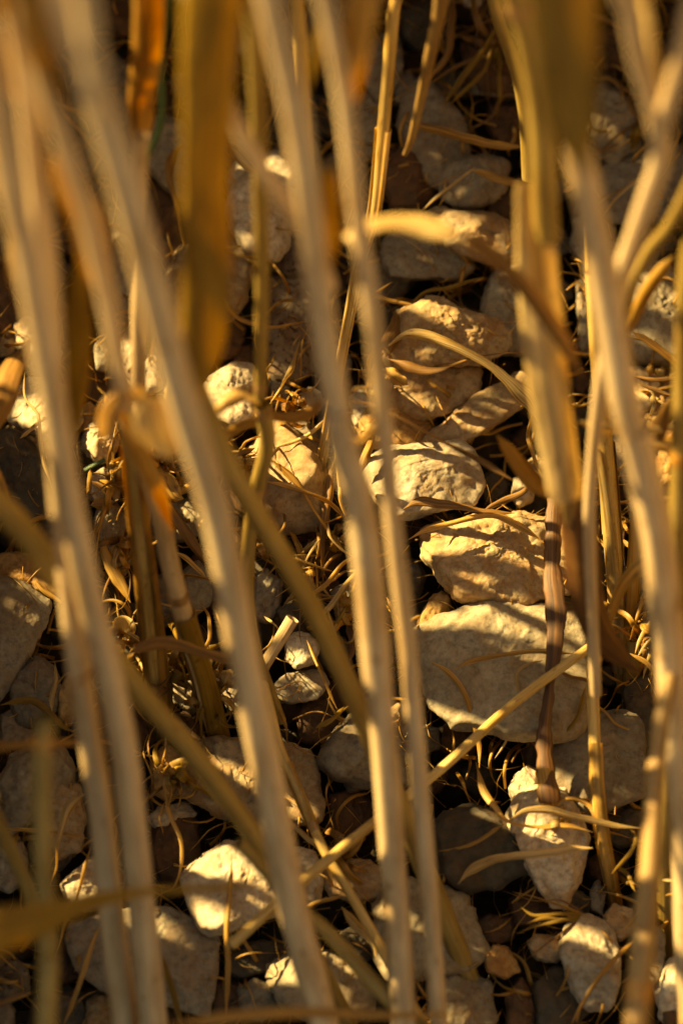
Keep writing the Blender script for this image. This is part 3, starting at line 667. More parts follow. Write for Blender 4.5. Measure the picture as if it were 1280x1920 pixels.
def stem(mat, pts, lv, label, mode='d', nodes=(), sheath=None, group='dry stems standing in front of the stones', name='dry_stalk', cat='stem', up=.12, down=.12, node_mat='node', seed=None, groove=.04, leaf=None):
    """pts run from the top of the picture downwards. nodes: shares of the length with a swollen joint; sheath: list of (from, to, material)"""
    k = to3(fill(pts, lv), mode)
    seed = seed if seed is not None else int(pts[0][0]*7+pts[0][1]*3+len(pts)) % 9999
    A = [Vector(p[:3]) for p in k]
    if up:   # the stem goes on upwards out of the picture
        d = (A[0]-A[1]).normalized(); d = (d*.9+Vector((0, 0, .15))).normalized()
        k.insert(0, [*(A[0]+d*up), k[0][3]*.9])
    if down:
        d = (A[-1]-A[-2]).normalized()
        g = -(A[-1].dot(GN)+.02)/min(-.15, d.dot(GN))
        g = min(max(g, 0), down*2.5)
        k.append([*(A[-1]+d*g), k[-1][3]])
    L = sum((Vector(a[:3])-Vector(b[:3])).length for a, b in zip(k, k[1:]))
    c, q = spline(k, max(30, min(160, int(L/.003))))
    s = q/q[-1]
    C3 = c[:, :3].copy()
    C3 += np.stack([fbm(np.stack([q*9, q*0+kk*9, q*0+seed], 1), seed, 2) for kk in range(3)], 1)*.0008
    r = np.maximum(c[:, 3], .0006)/2*(.80 if mode == 'd' and pts[0][2] > 32 else 1.)*(1+.03*fbm(np.stack([q*60, q*0, q*0+seed], 1), seed+1, 2))
    i0 = 0
    base = Vector(C3[-1])
    root = empty(name, base); tag(root, label, cat, group)
    b3 = np.array(base)
    V, F, U = tube(C3, r, 14, groove, seed)
    link('culm', mesh_np('culm', V-b3, F, U), SW[mat], root)
    for nd in nodes:
        sn = nd if isinstance(nd, float) else nd[0]
        ln = max(.0022, float(np.interp(sn, s, r))*.9)
        qq = np.linspace(sn*q[-1]-ln, sn*q[-1]+ln, 9)
        cc = np.stack([np.interp(qq, q, C3[:, k]) for k in range(3)], 1); rr = np.interp(qq, q, r)
        bul = 1+.08*np.cos(np.linspace(-1.57, 1.57, 9))**.7; bul[[0, -1]] = .96
        V, F, U = tube(cc, rr*bul, 14, groove, seed)
        link('joint', mesh_np('joint', V-b3, F, U), SW[node_mat], root)
    for (s0, s1, sm) in (sheath or ()):
        # a leaf sheath wrapped round the stem, open along one side
        qq = np.linspace(s0*q[-1], s1*q[-1], max(12, int((s1-s0)*q[-1]/.003)))
        cc = np.stack([np.interp(qq, q, C3[:, k]) for k in range(3)], 1); rr = np.interp(qq, q, r)
        t, a, b = frames(cc); ss = np.linspace(0, 1, len(qq))
        nn = 15; x = np.linspace(-1, 1, nn)
        op = 2.75-.5*ss[::-1]**3
        flare = 1.10+.10*ss[::-1]**4
        off = seed % 6 + .5*np.sin(ss*3)
        rows = []
        for sg, dr in ((1, .00022), (-1, .00006)):
            ang = x[None, :]*op[:, None]+off[:, None]
            R_ = rr[:, None]*flare[:, None]*(1+.05*np.abs(x)[None, :]**6)+dr
            qv = cc[:, None, :]+R_[:, :, None]*(np.cos(ang)[:, :, None]*a[:, None, :]+np.sin(ang)[:, :, None]*b[:, None, :])
            rows.append(qv if sg == 1 else qv[:, ::-1])
        V = np.concatenate(rows, 1); m = 2*nn; n = len(qq)
        u = np.concatenate([(x+1)/2, ((x+1)/2)[::-1]])
        U = np.stack(np.broadcast_arrays(u[None, :], qq[:, None]), -1)
        i = (np.arange(n-1)[:, None]*m+np.arange(m)[None, :]).ravel(); j = (np.arange(n-1)[:, None]*m+(np.arange(m)[None, :]+1) % m).ravel()
        link('leaf_sheath', mesh_np('leaf_sheath', V.reshape(-1, 3)-b3, np.stack([i, j, j+m, i+m], 1), U.reshape(-1, 2)), SW[sm], root)
    if leaf:
        for lm, lp, ll, kw in leaf:
            blade(lm, lp, ll, None, mode='d', parent=root, name='leaf_blade', **kw)
    STEMS.append([Vector(x) for x in C3[::6]])
    return root

ST_ = stem; B = blade
def pw(path, w0, w1=None):
    w1 = w0 if w1 is None else w1
    n = len(path)-1
    return [(x, y, w0+(w1-w0)*i/n) for i, (x, y) in enumerate(path)]
NEAR = 'blurred stems standing close to the camera'
MID = 'stems standing among the stones'
# --- near stems (d: share of the distance to the stones)
stem('tan', pw([(-30,60),(0,230),(25,370),(52,480),(95,720),(135,960),(175,1150),(205,1270),(237,1440),(265,1680),(290,1920)], 64, 66), (.64,.86), 'long tan stem on the far left with a bright left edge', nodes=(.93,), group=NEAR)
stem('tan', pw([(15,-20),(38,90),(60,250),(85,450),(100,620),(112,900),(128,1100),(150,1300),(182,1500),(205,1700),(230,1920)], 50, 62), (.66,.87), 'tan stem just left of and overlapped by the long bright-edged one', sheath=[(.0,.22,'leaf_gold')], group=NEAR)
stem('tan', pw([(85,-60),(115,20),(160,140),(205,260),(262,460),(330,720),(404,960),(450,1200),(497,1440),(540,1680),(605,1920)], 84, 72), (.62,.86), 'biggest pinkish tan stem, running from the upper left to the bottom centre', nodes=((.95,),), group=NEAR)
stem('tan', pw([(40,-30),(75,130),(120,280),(160,400),(190,520),(214,640),(236,760)], 58, 46), (.63,.74,), 'brown tan stem at upper left ending at the orange joint', nodes=((.985,),), node_mat='node_orange', down=0, group=NEAR)
stem('tan', pw([(150,-40),(170,100),(190,220)], 60, 52), (.58,.62), 'hazy tan stem at the top left, crossing above the biggest stem', down=0, up=.1, group=NEAR)
stem('olive', pw([(440,-80),(470,20),(482,150),(490,300),(492,500),(489,640),(488,745)], 48, 28), (.72,.86), 'brown stem narrowing down to the leafy joint left of centre', nodes=((.985,),), down=0, group=NEAR)
stem('tan', pw([(495,-60),(520,60),(548,180),(572,320),(592,480),(620,680),(646,830),(674,960),(697,1200),(722,1440),(745,1680),(760,1920)], 62, 60), (.66,.88), 'central pinkish tan stem, left one of the two running side by side', nodes=((.93,),), sheath=[(.0,.17,'leaf_gold'),(.45,.62,'tan')], group=NEAR)
stem('tan', pw([(590,-60),(612,30),(640,180),(668,420),(692,580),(722,830),(735,960),(765,1200),(786,1440),(806,1680),(826,1920)], 44, 42), (.68,.88), 'slender straight tan stem, right one of the two in the centre', nodes=((.95,),), group=NEAR)
stem('tan', pw([(405,130),(430,190),(468,275),(520,360),(560,420),(590,470),(612,540)], 34, 46), (.72,.76), 'short slanting pinkish stem joining the central stem from the upper left', down=0, up=.03, nodes=((.93,),), group=NEAR)
stem('olive', pw([(950,-60),(985,60),(1008,180),(1018,268),(1022,380),(1026,450)], 66, 60), (.72,.79), 'thick olive brown stalk at the top right that widens into the sunlit sheath', nodes=((.62,),), down=0, group=NEAR)
stem('brown', pw([(1054,830),(1066,940),(1082,1050),(1100,1130),(1122,1200)], 58, 44), (.85,.91), 'dark brown lower end of the broad sheathed stalk', up=.01, down=0, group=NEAR)
stem('tan', pw([(1050,60),(1072,220),(1095,330),(1120,450),(1146,600),(1170,740),(1200,860),(1230,1000),(1254,1200),(1272,1400),(1284,1560),(1290,1700)], 72, 70), (.70,.87), 'big pinkish tan stem along the right side with a forked upper part', up=0, nodes=((.86,),), sheath=[(.3,.55,'tan')], node_mat='node_orange', group=NEAR)
stem('tan', pw([(1150,-60),(1178,10),(1198,110),(1225,210),(1234,290),(1212,360),(1185,440),(1160,520),(1140,640)], 54, 44), (.68,.78), 'left arm of the Y shaped fork at the top right, bright along its left side', down=0, group=NEAR)
stem('tan', pw([(1300,20),(1275,130),(1248,220),(1236,280)], 48, 44), (.68,.72), 'right arm of the Y shaped fork at the top right', down=0, group=NEAR)
stem('gold', pw([(1200,-60),(1215,30),(1225,120),(1228,190)], 26, 22), (.74,.76), 'thin golden stem inside the Y shaped fork', down=0, group=NEAR)
stem('olive', pw([(1300,330),(1255,420),(1215,470),(1180,540),(1165,600)], 34, 26), (.76,.84), 'slanting olive brown stem entering from the right edge below the fork', down=0, up=.06, nodes=((.3,),), node_mat='node_orange', group=NEAR)
stem('olive', pw([(1310,380),(1290,520),(1282,700),(1275,900)], 50, 50), (.78,.84), 'brown orange stem cut by the right edge of the picture', group=NEAR, node_mat='node_orange', nodes=((.5,),))
stem('tan', pw([(1140,640),(1122,760),(1108,900),(1104,1000),(1110,1180),(1115,1300)], 34, 26), (.80,.90), 'slim tan stem in front of the dark broad stalk, right of centre', down=0, up=0, group=NEAR)
stem('olive', pw([(-60,880),(0,945),(60,1015),(130,1110),(200,1215),(270,1310),(350,1400),(420,1490),(480,1575),(522,1660)], 70, 44), (.76,.88), 'olive brown stem leaning across the lower left from the left edge', group=NEAR, down=.04)
stem('olive', pw([(395,790),(440,890),(490,980),(540,1062),(600,1170),(650,1280),(692,1380),(732,1480),(765,1560)], 52, 52), (.80,.90), 'olive brown stem leaning down to the right through the centre', group=NEAR, up=.05, down=.04)
stem('olive', pw([(86,1345),(80,1420),(78,1500),(80,1600),(86,1700),(88,1800),(84,1920)], 46, 50), (.74,.78), 'dark olive stub at lower left, orange at both ends', nodes=((.02,),(.72,)), node_mat='node_orange', up=0, group=NEAR)
stem('brown', pw([(1250,1290),(1232,1380),(1222,1500),(1216,1640),(1203,1780),(1188,1930)], 36, 62), (.82,.80), 'dark olive stalk at the lower right, thickening downwards', group=NEAR, up=.02, nodes=((.28,),), node_mat='node_orange')
stem('olive', pw([(560,1700),(620,1755),(700,1845),(770,1915)], 26, 34), (.86,.88), 'dull olive stem slanting out of the bottom centre', group=NEAR, up=.03)
stem('olive', pw([(-40,1480),(0,1560),(40,1640),(62,1700)], 44, 30), (.82,.86), 'blurred brown stem slanting in from the left edge near the bottom', group=NEAR, down=0)
# --- crisp and mid-distance stems
stem('gold', pw([(755,-60),(742,10),(728,140),(712,290),(700,390),(690,430),(668,500),(650,600)], 34, 22), (.90,.97), 'crisp yellow straw standing at the top centre', nodes=((.7,),), sheath=[(.55,.98,'leaf_pale')], group=MID, down=.03)
stem('gold', pw([(556,-40),(562,60),(572,180),(582,300),(590,380)], 24, 20), (.84,.90), 'golden straw beside the top of the central stem', group=MID, down=.05)
stem('gold', pw([(236,770),(252,880),(262,980),(275,1090),(286,1190)], 36, 54), (.84,.94), 'orange brown stubble stem left of the stem with a dark ring', group=MID, up=0, down=.03, sheath=[(.1,.9,'leaf_orange')])
stem('tan', pw([(238,780),(268,860),(300,960),(318,1040),(330,1090),(352,1170),(380,1260),(396,1330)], 40, 50), (.82,.96), 'stubble stem with a dark ring, rooted in the curly tuft', nodes=((.5,),), group=MID, up=0, down=.015, sheath=[(.55,.97,'leaf_olive')])
stem('olive', pw([(490,760),(500,830),(484,900),(468,980),(462,1080),(466,1160),(480,1230),(492,1262)], 40, 26), (.86,.95), 'olive stem below the leafy joint left of centre', nodes=((.02,),(.26,)), group=MID, up=0, down=.01)
stem('tan', pw([(549,1160),(520,1208),(488,1262)], 25, 22), (.95,.955), 'short cut stub slanting between the small round stone and the big stem', group=MID, up=0, down=0, nodes=((.95,),))
stem('gold', pw([(490,1264),(508,1330),(524,1396),(542,1442),(575,1520),(612,1600),(660,1680),(712,1770),(745,1830)], 17, 20), (24,20,22,26,24,20), 'thin golden straw winding from the cut stub down to the bottom centre', mode='h', down=.02, group=MID, up=0, nodes=((.35,),), sheath=[(.2,.34,'leaf_gold')])
stem('gold', pw([(1110,1210),(1095,1222),(960,1322),(830,1438),(740,1510),(640,1590),(530,1685),(430,1775)], 17, 21), (.955,.90), 'long straw crossing diagonally over the biggest stone', group=MID, up=0, down=0, nodes=((.55,),), node_mat='node_orange')
stem('gold', pw([(1112,1280),(1113,1330),(1116,1440),(1122,1520),(1132,1590),(1142,1640),(1148,1675)], 23, 24), (34,30,26,22,14,-4), 'thin straw rooted between stones at the lower right', mode='h', group=MID, up=.03, down=.012, nodes=((.75,),), sheath=[(.4,.97,'leaf_gold')])
stem('gold', pw([(1128,760),(1138,860),(1146,960),(1156,1100),(1164,1236)], 30, 30), (.94,.99), 'pale stubble straw, left one of the two behind the dark broad stalk', group=MID, up=.05, down=.02, sheath=[(.4,.95,'leaf_pale')])
stem('gold', pw([(1196,960),(1186,1060),(1178,1160),(1170,1236)], 24, 24), (.96,.99), 'pale stubble straw, right one of the two behind the dark broad stalk', group=MID, up=.03, down=.02, sheath=[(.3,.9,'leaf_gold')])
stem('olive', pw([(1188,1200),(1180,1320),(1166,1400)], 46, 34), (.985,1.0), 'dark root stub in the hollow under the stubble straws', group=MID, up=0, down=.02)
stem('brown', pw([(830,-60),(822,20),(806,100),(790,180),(772,260),(760,290)], 30, 10), (.84,.92), 'dark olive stem crossing behind the crisp yellow straw at the top', group=MID, down=0)
stem('olive', pw([(915,-40),(935,40),(960,110),(975,160),(985,230),(990,330)], 20, 30), (.9,.95), 'olive straw above the dark top stone, left of the broad stalk', group=MID, down=0)
stem('gold', pw([(1102,480),(1106,560),(1112,640),(1118,740)], 15, 15), (.93,.95), 'thin yellow straw between the sheath and the big right stem', group=MID, up=.05, down=.02)
stem('tan', pw([(262,500),(260,600),(262,700),(264,760)], 28, 26), (.84,.88), 'pinkish straw beside the green stem at upper left', group=MID, up=.05, down=.04)
# --- green stems
GR = 'thin green stems'
stem('green', pw([(318,-20),(304,100),(306,190),(300,240),(282,285),(266,322)], 16, 10), (.84,.88), 'thin dark green stem behind the broad orange blade', group=GR, down=0)
stem('green', pw([(282,560),(284,620),(275,670),(248,696)], 13, 9), (.88,.92), 'short curved green stem over the pale fractured stone', group=GR, down=0, up=.03)
stem('green', pw([(200,862),(180,872),(162,882)], 9, 8), (.94,.94), 'tiny green shoot between the left stems', group=GR, down=0, up=0)
# --- near blades
NB = 'blurred dry blades close to the camera'
def nb(mat, path, ws, lv, label, **k):
    ws = list(np.interp(np.linspace(0, 1, len(path)), np.linspace(0, 1, len(ws)), ws))
    k.setdefault('group', NB); k.setdefault('wav', .05); k.setdefault('rag', .04)
    return blade(mat, [(x, y, w) for (x, y), w in zip(path, ws)], lv, label, mode='d', **k)
nb('leaf_olive', [(405,-160),(398,-60),(392,100),(386,300),(388,480),(385,620),(372,720),(360,790)], [128,122,108,92,92,88,66,34], (.66,.76), 'very wide dark olive blade hanging down left of centre', curl=.25, tip=(.9,.15))
nb('leaf_orange', [(285,-120),(280,-40),(275,80),(268,180),(264,260),(262,310)], [62,60,58,54,40,14], (.76,.86), 'broad orange brown blade pointing down at the upper left', curl=.4, tip=(.9,.1))
nb('leaf_orange', [(-40,40),(10,110),(50,180),(105,262)], [44,52,48,34], (.68,.72), 'burnt orange blade crossing the top left corner', curl=.3)
nb('leaf_gold', [(105,262),(125,330),(148,410),(172,500),(185,560)], [38,50,48,36,20], (.70,.74), 'golden sunlit blade hanging below the burnt orange one', curl=.3)
nb('leaf_gold', [(710,-140),(685,-30),(668,60),(652,160),(640,250)], [58,64,60,50,24], (.66,.72), 'yellow orange blade at the top centre, left of the crisp straw', curl=.3, tip=(.9,.1))
nb('leaf_olive', [(612,300),(612,360),(614,430),(620,500)], [18,44,46,14], (.70,.74), 'short oval orange blade hugging the central stem', curl=.3)
nb('leaf_pale', [(650,450),(690,420),(750,415),(820,430),(850,440)], [34,54,58,56,40], (.755,.755), 'brilliant pale blade lying across above the rough-crested stone', curl=.2, twist0=.95, tip=(.8,.6))
nb('leaf_brown', [(845,440),(890,456),(940,495),(1000,560),(1055,640),(1090,710)], [26,38,30,34,30,16], (.757,.80), 'brown blade arching right from the brilliant pale blade to the sheath', curl=.3)
nb('leaf_olive', [(1050,-200),(1052,-80),(1060,40),(1064,140),(1075,240),(1095,330)], [136,130,122,112,92,44], (.62,.665), 'very wide amber blade hanging from the top right', curl=.25, tip=(.9,.15), wav=.02)
nb('leaf_pale', [(1003,340),(1006,470),(1014,560),(1028,680),(1046,800),(1066,940)], [80,86,88,90,84,74], (.785,.81), 'broad ribbed straw blade with two square sun patches', curl=.3, tip=(.9,.8), wav=.02, twist0=.45)
nb('leaf_red', [(1075,900),(1085,1010),(1100,1110),(1125,1185),(1165,1235),(1200,1262)], [56,70,64,56,44,22], (.86,.91), 'dark red brown drooping blade beside the stubble straws', curl=.4)
nb('leaf_brown', [(-30,820),(0,760),(18,700),(55,640)], [30,48,54,30], (.88,.92), 'bent brown blade at the left edge', curl=.5, twist=.6)
nb('leaf_orange', [(-10,860),(8,920),(30,970)], [8,16,8], (.9,.9), 'narrow orange blade at the left edge below the bent brown one')
nb('leaf_orange', [(196,830),(206,775),(232,745),(265,740),(285,752)], [26,40,36,30,16], (.79,.79), 'orange blade folded over at the joint in the left half', curl=.3)
nb('leaf_pale', [(272,742),(286,768),(304,805),(326,862)], [28,84,96,34], (.755,.765), 'bright yellow folded leaf in front of the mauve stone, left half', twist0=.1, curl=.15, wav=.02)
nb('leaf_gold', [(400,778),(430,752),(465,736),(488,760)], [14,26,30,20], (.86,.86), 'bright blade bending left from the leafy joint')
nb('leaf_brown', [(490,770),(530,782),(575,776),(612,745)], [18,20,24,14], (.87,.9), 'brown blade bending right from the leafy joint')
nb('leaf_gold', [(400,835),(430,812),(470,795),(505,800)], [12,18,18,8], (.88,.9), 'golden blade under the leafy joint pointing left')
nb('leaf_olive', [(-60,1775),(0,1745),(80,1725),(180,1690),(280,1672),(400,1664),(510,1650)], [110,90,64,34,16,14,10], (.72,.80), 'long blurred olive blade running in from the left edge near the bottom', curl=.3, tip=(.9,.1))
nb('leaf_orange', [(300,1925),(420,1908),(560,1898),(720,1905),(900,1900)], [16,22,22,14,8], (.78,.82), 'thin rusty blade along the bottom edge', curl=.3)
nb('leaf_brown', [(-60,1405),(40,1398),(130,1392),(210,1388)], [20,16,14,8], (.80,.84), 'thin brown blade crossing the left edge over the grey stone')
nb('leaf_brown', [(130,1290),(160,1270),(200,1238),(235,1205)], [8,10,10,6], (.76,.8), 'faint brown sliver crossing the long left stem')
nb('leaf_orange', [(930,815),(965,860),(1000,905),(1030,935)], [14,30,36,26], (.88,.90), 'orange blurred blade meeting the broad stalk from the upper left')
nb('leaf_brown', [(655,752),(700,760),(760,788),(830,828),(900,862),(960,900)], [8,12,13,16,18,14], (.92,.92), 'dark reddish twig-like blade crossing from the central stem', twist=3)
nb('leaf_gold', [(1262,478),(1245,500),(1215,540),(1190,590),(1170,640)], [10,22,26,24,12], (.84,.88), 'orange gold blade over the sunlit peak of the large mauve stone', curl=.5)
nb('leaf_pale', [(1085,790),(1115,798),(1160,802),(1200,808),(1290,800)], [14,26,26,14,12], (.86,.88), 'bright horizontal blade behind the big right stem')
nb('leaf_gold', [(1222,828),(1250,832),(1300,838)], [22,32,30], (.88,.88), 'yellow blade tip at the right edge above the pitted yellow stone', tip=(.5,.9))
nb('leaf_brown', [(1275,730),(1250,770),(1235,810),(1215,870),(1200,930)], [10,24,28,22,10], (.86,.9), 'reddish brown blade hanging at the right edge')
nb('leaf_gold', [(215,1175),(228,1165),(240,1185)], [16,22,12], (.86,.86), 'small glowing scrap of blade by the long left stem')
nb('leaf_brown', [(230,1230),(300,1205),(380,1222),(430,1235),(470,1228)], [12,26,18,20,8], (.9,.92), 'brown wilted blade above the curly tuft')
nb('leaf_gold', [(598,900),(640,860),(690,815),(740,770)], [10,16,18,10], (.82,.80), 'blurred pinkish blade crossing the central stem', twist=.4)
nb('leaf_gold', [(1115,1280),(1160,1110),(1232,1040),(1300,1000)], [6,20,40,30], (.93,.90), 'wide pale blade curving behind the big right stem')
nb('leaf_gold', [(70,-140),(60,-40),(66,60),(90,180),(120,300)], [60,66,60,50,16], (.60,.68), 'hazy golden blade at the very top left between the tan stems', curl=.3, tip=(.9,.1), twist0=-.4)
nb('leaf_orange', [(-40,250),(5,330),(30,430),(20,540)], [30,50,40,12], (.70,.76), 'orange blade at the left edge behind the long bright-edged stem', twist0=-.4)
nb('leaf_gold', [(150,330),(185,430),(200,560),(205,700)], [20,40,34,12], (.72,.82), 'golden blade lying along the stem above the orange joint', twist0=-.5)
nb('leaf_olive', [(140,470),(150,560),(150,700),(130,860)], [16,44,46,14], (.76,.84), 'olive blade between the long bright-edged stem and the orange joint', twist0=.3)
nb('leaf_gold', [(225,760),(262,840),(300,920),(325,1000)], [18,36,34,12], (.80,.86), 'amber blade running down from the orange joint', twist0=.5)
nb('leaf_olive', [(600,-80),(606,0),(598,90),(580,170)], [30,36,30,10], (.70,.74), 'amber blade behind the tops of the two central stems', twist0=-.3, tip=(.9,.1))
# --- blades in focus (h: mm above the bank)
def fb(mat, path, w, lv, label, **k):
    w = w if isinstance(w, (list, tuple)) else [w*.8, w, w, w*.6]
    ws = list(np.interp(np.linspace(0, 1, len(path)), np.linspace(0, 1, len(w)), w))
    return blade(mat, [(x, y, q) for (x, y), q in zip(path, ws)], lv, label, **k)
fb('leaf_pale', [(728,648),(760,630),(800,630),(855,650),(908,676),(948,708),(975,738),(998,765),(1015,800)], [20,20,20,18,16,20,34,30,14], (24,28,26,24), 'pale arching blade over the foot of the large rugged stone', curl=.6)
fb('leaf_brown', [(722,672),(770,688),(830,686),(880,672),(940,664),(1000,660)], [10,20,18,12,12,8], (21,24,24,22), 'twisted brown blade lying under the pale arching one', twist=2.5)
fb('leaf_gold', [(998,775),(990,815),(998,850),(1015,895)], [5,8,8,6], (14,18,14), 'thin blade hanging under the pale arching one')
fb('leaf_orange', [(760,226),(810,240),(860,256),(920,270),(990,275)], [10,18,17,16,12], (18,22,20), 'orange ribbon blade over the flat grey slab', curl=.5)
fb('leaf_gold', [(880,318),(915,328),(955,342),(1000,352)], [8,15,15,9], (16,18,18), 'golden blade on the mottled grey stone', curl=.5)
fb('leaf_pale', [(892,313),(860,338),(825,366),(794,392)], [4,5,6,5], (19,16,14), 'straight pale needle of straw on the mottled grey stone', wav=0)
fb('leaf_orange', [(412,550),(432,580),(455,600),(500,611),(545,608),(580,602)], [6,12,10,8,12,8], (16,18,14), 'curved orange blade crossing the thin middle stem', twist=1.5)
fb('leaf_pale', [(562,638),(552,672),(545,695),(525,728),(505,758)], [3,7,12,8,8], (16,20,22), 'wavy yellow blade rising above the bright faceted stone', twist=1.8)
fb('leaf_pale', [(47,690),(49,745),(75,780),(80,835),(85,870),(98,915)], [3,4,7,8,8,6], (20,20,16), 'pale root-like straw hanging over the cracked yellow stone')
fb('leaf_pale', [(95,778),(70,795),(38,822)], [6,8,6], (18,16), 'pale short straw at the foot of the cracked yellow stone')
fb('leaf_pale', [(614,782),(590,806),(555,826),(515,840)], [8,8,8,5], (20,18,18), 'pale thin blade above the tan triangular stone')
fb('leaf_brown', [(628,858),(620,910),(610,970),(603,1040),(606,1108)], [8,20,14,14,7], (16,12,4), 'amber blade hanging right of the tan triangular stone', twist=.8)
fb('leaf_orange', [(508,862),(540,888),(570,915),(598,965),(625,1005),(655,1050)], [10,16,12,10,14,8], (22,18,6), 'brown blade trailing over the tan triangular stone', twist=2)
fb('leaf_gold', [(500,903),(540,912),(575,925),(620,945),(650,975)], [8,10,7,9,6], (22,20,10), 'golden blade across the middle of the tan triangular stone')
fb('leaf_gold', [(705,805),(695,835),(680,865),(675,890)], [8,16,18,9], (16,20,18), 'golden blade against the left end of the brightest white stone', curl=.6)
fb('leaf_brown', [(755,955),(785,940),(830,945),(885,952),(930,958),(965,962)], [10,20,16,14,16,10], (24,26,22), 'brown blade along the lower edge of the brightest white stone', twist=1)
fb('leaf_gold', [(765,1012),(800,992),(850,975),(915,965),(965,985),(1020,1018)], [7,12,10,12,14,9], (23,26,25), 'golden blade arched over the banded big stone')
fb('leaf_brown', [(905,958),(940,940),(975,925),(995,905)], [8,12,12,7], (18,18), 'brown blade between the white stone and the banded stone')
fb('leaf_gold', [(850,1256),(885,1240),(940,1229),(1010,1222),(1080,1226)], [6,10,8,9,5], (24,25,24), 'thin blade lying straight across the biggest stone')
fb('leaf_gold', [(805,1238),(842,1264),(868,1300),(885,1345),(897,1395),(898,1440)], [7,11,9,10,7], (22,22,14,10), 'blade drooping down the left part of the biggest stone')
fb('leaf_pale', [(1018,1238),(985,1245),(968,1262),(970,1300),(968,1345),(945,1395),(925,1425)], [5,7,5,8,5,5], (23,23,14,8), 'fine looping blade down the middle of the biggest stone')
fb('leaf_olive', [(1098,1285),(1090,1320),(1078,1350),(1050,1378),(1030,1385)], [6,9,7,7,4], (20,18,12), 'fine blade curling round the right corner of the biggest stone')
fb('leaf_brown', [(1040,1250),(1065,1268),(1095,1275),(1110,1285)], [4,8,8,4], (20,20), 'small dark blade at the right end of the biggest stone')
fb('leaf_red', [(1040,930),(1032,1060),(1042,1130),(1040,1200),(1028,1290),(1018,1380),(1022,1440),(1030,1505)], [26,34,42,30,20,28,34,42], (30,30,28,24,22), 'torn red-brown leaf standing in front of the biggest stone', curl=.25, tip=(.9,.9), wav=.02, rag=.3, twist0=0)
fb('leaf_gold', [(1020,1440),(1024,1475),(1034,1512)], [26,30,36], (24,20), 'straw coloured frayed base of the torn red-brown leaf', tip=(.7,.8), curl=.5)
fb('leaf_pale', [(1110,1590),(1065,1592),(1010,1600),(950,1606),(900,1618),(875,1635),(858,1658)], [12,18,16,16,18,18,7], (24,22,18), 'pale broad blade arching over the pale wedge shaped stone', curl=.5)
fb('leaf_gold', [(892,1430),(905,1480),(930,1515),(952,1538),(1000,1548),(1060,1545),(1110,1560)], [8,14,14,10,12,14,8], (16,20,22,22), 'golden blade curving along the top of the pale wedge shaped stone', twist=1.2)
fb('leaf_pale', [(950,1540),(985,1520),(1030,1518),(1080,1530),(1140,1542),(1200,1553)], [6,12,16,12,12,7], (22,24,22), 'pale blade running right behind the thin rooted straw')
fb('leaf_gold', [(945,1545),(900,1575),(860,1590),(820,1596)], [8,8,7,4], (20,14), 'thin blade tip over the dark grey faceted stone')
fb('leaf_gold', [(1040,1500),(1075,1498),(1105,1512),(1120,1545)], [6,9,10,6], (20,22), 'short looping blade left of the thin rooted straw')
fb('leaf_olive', [(1145,1640),(1165,1620),(1185,1590),(1190,1565),(1180,1555)], [5,8,9,7,4], (10,18,20), 'curled olive blade right of the root of the thin straw')
fb('leaf_olive', [(1150,1620),(1175,1640),(1190,1672)], [5,9,5], (8,10), 'small olive blade beside the curled one')
fb('leaf_pale', [(160,1488),(130,1512),(118,1550),(110,1590),(108,1625),(95,1662)], [5,20,11,10,14,7], (22,20,12), 'drooping pale twisted blade at the lower left', twist=1.6)
fb('leaf_gold', [(170,1588),(158,1640),(140,1690),(120,1740),(105,1795)], [5,11,8,12,6], (16,16,12), 'thin golden blade below the drooping pale one', twist=2)
fb('leaf_gold', [(190,1730),(170,1780),(150,1840),(118,1925)], [7,10,10,7], (20,18,10), 'straw blade at the left side of the large plain grey slab')
fb('leaf_gold', [(434,1600),(431,1680),(428,1760),(424,1840),(424,1905)], [5,9,11,10,8], (22,20,14), 'pale vertical straw hanging past the bright sun-barred stone', wav=.06)
fb('leaf_gold', [(308,1478),(318,1530),(338,1575),(340,1620),(330,1660),(296,1682)], [8,10,10,9,8,5], (14,14,12), 'golden twisted blade below the curly tuft', twist=2)
fb('leaf_olive', [(305,1790),(322,1850),(342,1925)], [8,13,10], (20,16), 'olive blade across the right end of the large plain grey slab')
fb('leaf_orange', [(8,1552),(80,1558),(165,1572)], [5,9,5], (18,16), 'straight orange straw at the left edge near the lower-left mauve stone', wav=.02)
fb('leaf_brown', [(-20,1892),(20,1875),(62,1858)], [10,12,6], (18,16), 'brown blade in the bottom left corner')
fb('leaf_pale', [(534,1532),(570,1565),(600,1590),(618,1630),(628,1668)], [6,10,9,14,6], (18,18,12), 'pale frayed blade right of the lower part of the big central stem', twist=1.3)
fb('leaf_gold', [(568,1704),(600,1690),(640,1680)], [5,9,6], (14,14), 'short golden blade over the dark hollow near the bottom')
fb('leaf_pale', [(640,1700),(665,1730),(700,1770),(705,1800)], [10,18,10,5], (16,14), 'pale leaf scrap left of the two middle stems near the bottom', curl=.7)
fb('leaf_olive', [(0,1322),(40,1316),(68,1318),(95,1336),(120,1362),(145,1375)], [5,14,14,12,10,6], (18,18,16), 'olive blade across the angular grey stone at the left', curl=.6)
fb('leaf_pale', [(103,1238),(104,1275),(97,1305),(98,1334)], [3,8,10,6], (20,18), 'small upright pale blade tip at the lower left')
fb('leaf_gold', [(66,1088),(85,1110),(118,1132)], [5,10,6], (14,12), 'blade curling off the flat yellow stone')
fb('leaf_gold', [(186,1010),(208,1060),(232,1105),(245,1130)], [7,24,20,10], (22,22,18), 'bundle-like ribbed golden blade beside the orange brown stubble stem')
fb('leaf_orange', [(170,948),(190,944),(214,950)], [10,22,8], (20,20), 'flat orange blade scrap between the left stems', curl=.3)
fb('leaf_gold', [(170,880),(168,915),(162,925)], [8,10,5], (20,16), 'short golden blade under the green shoot')
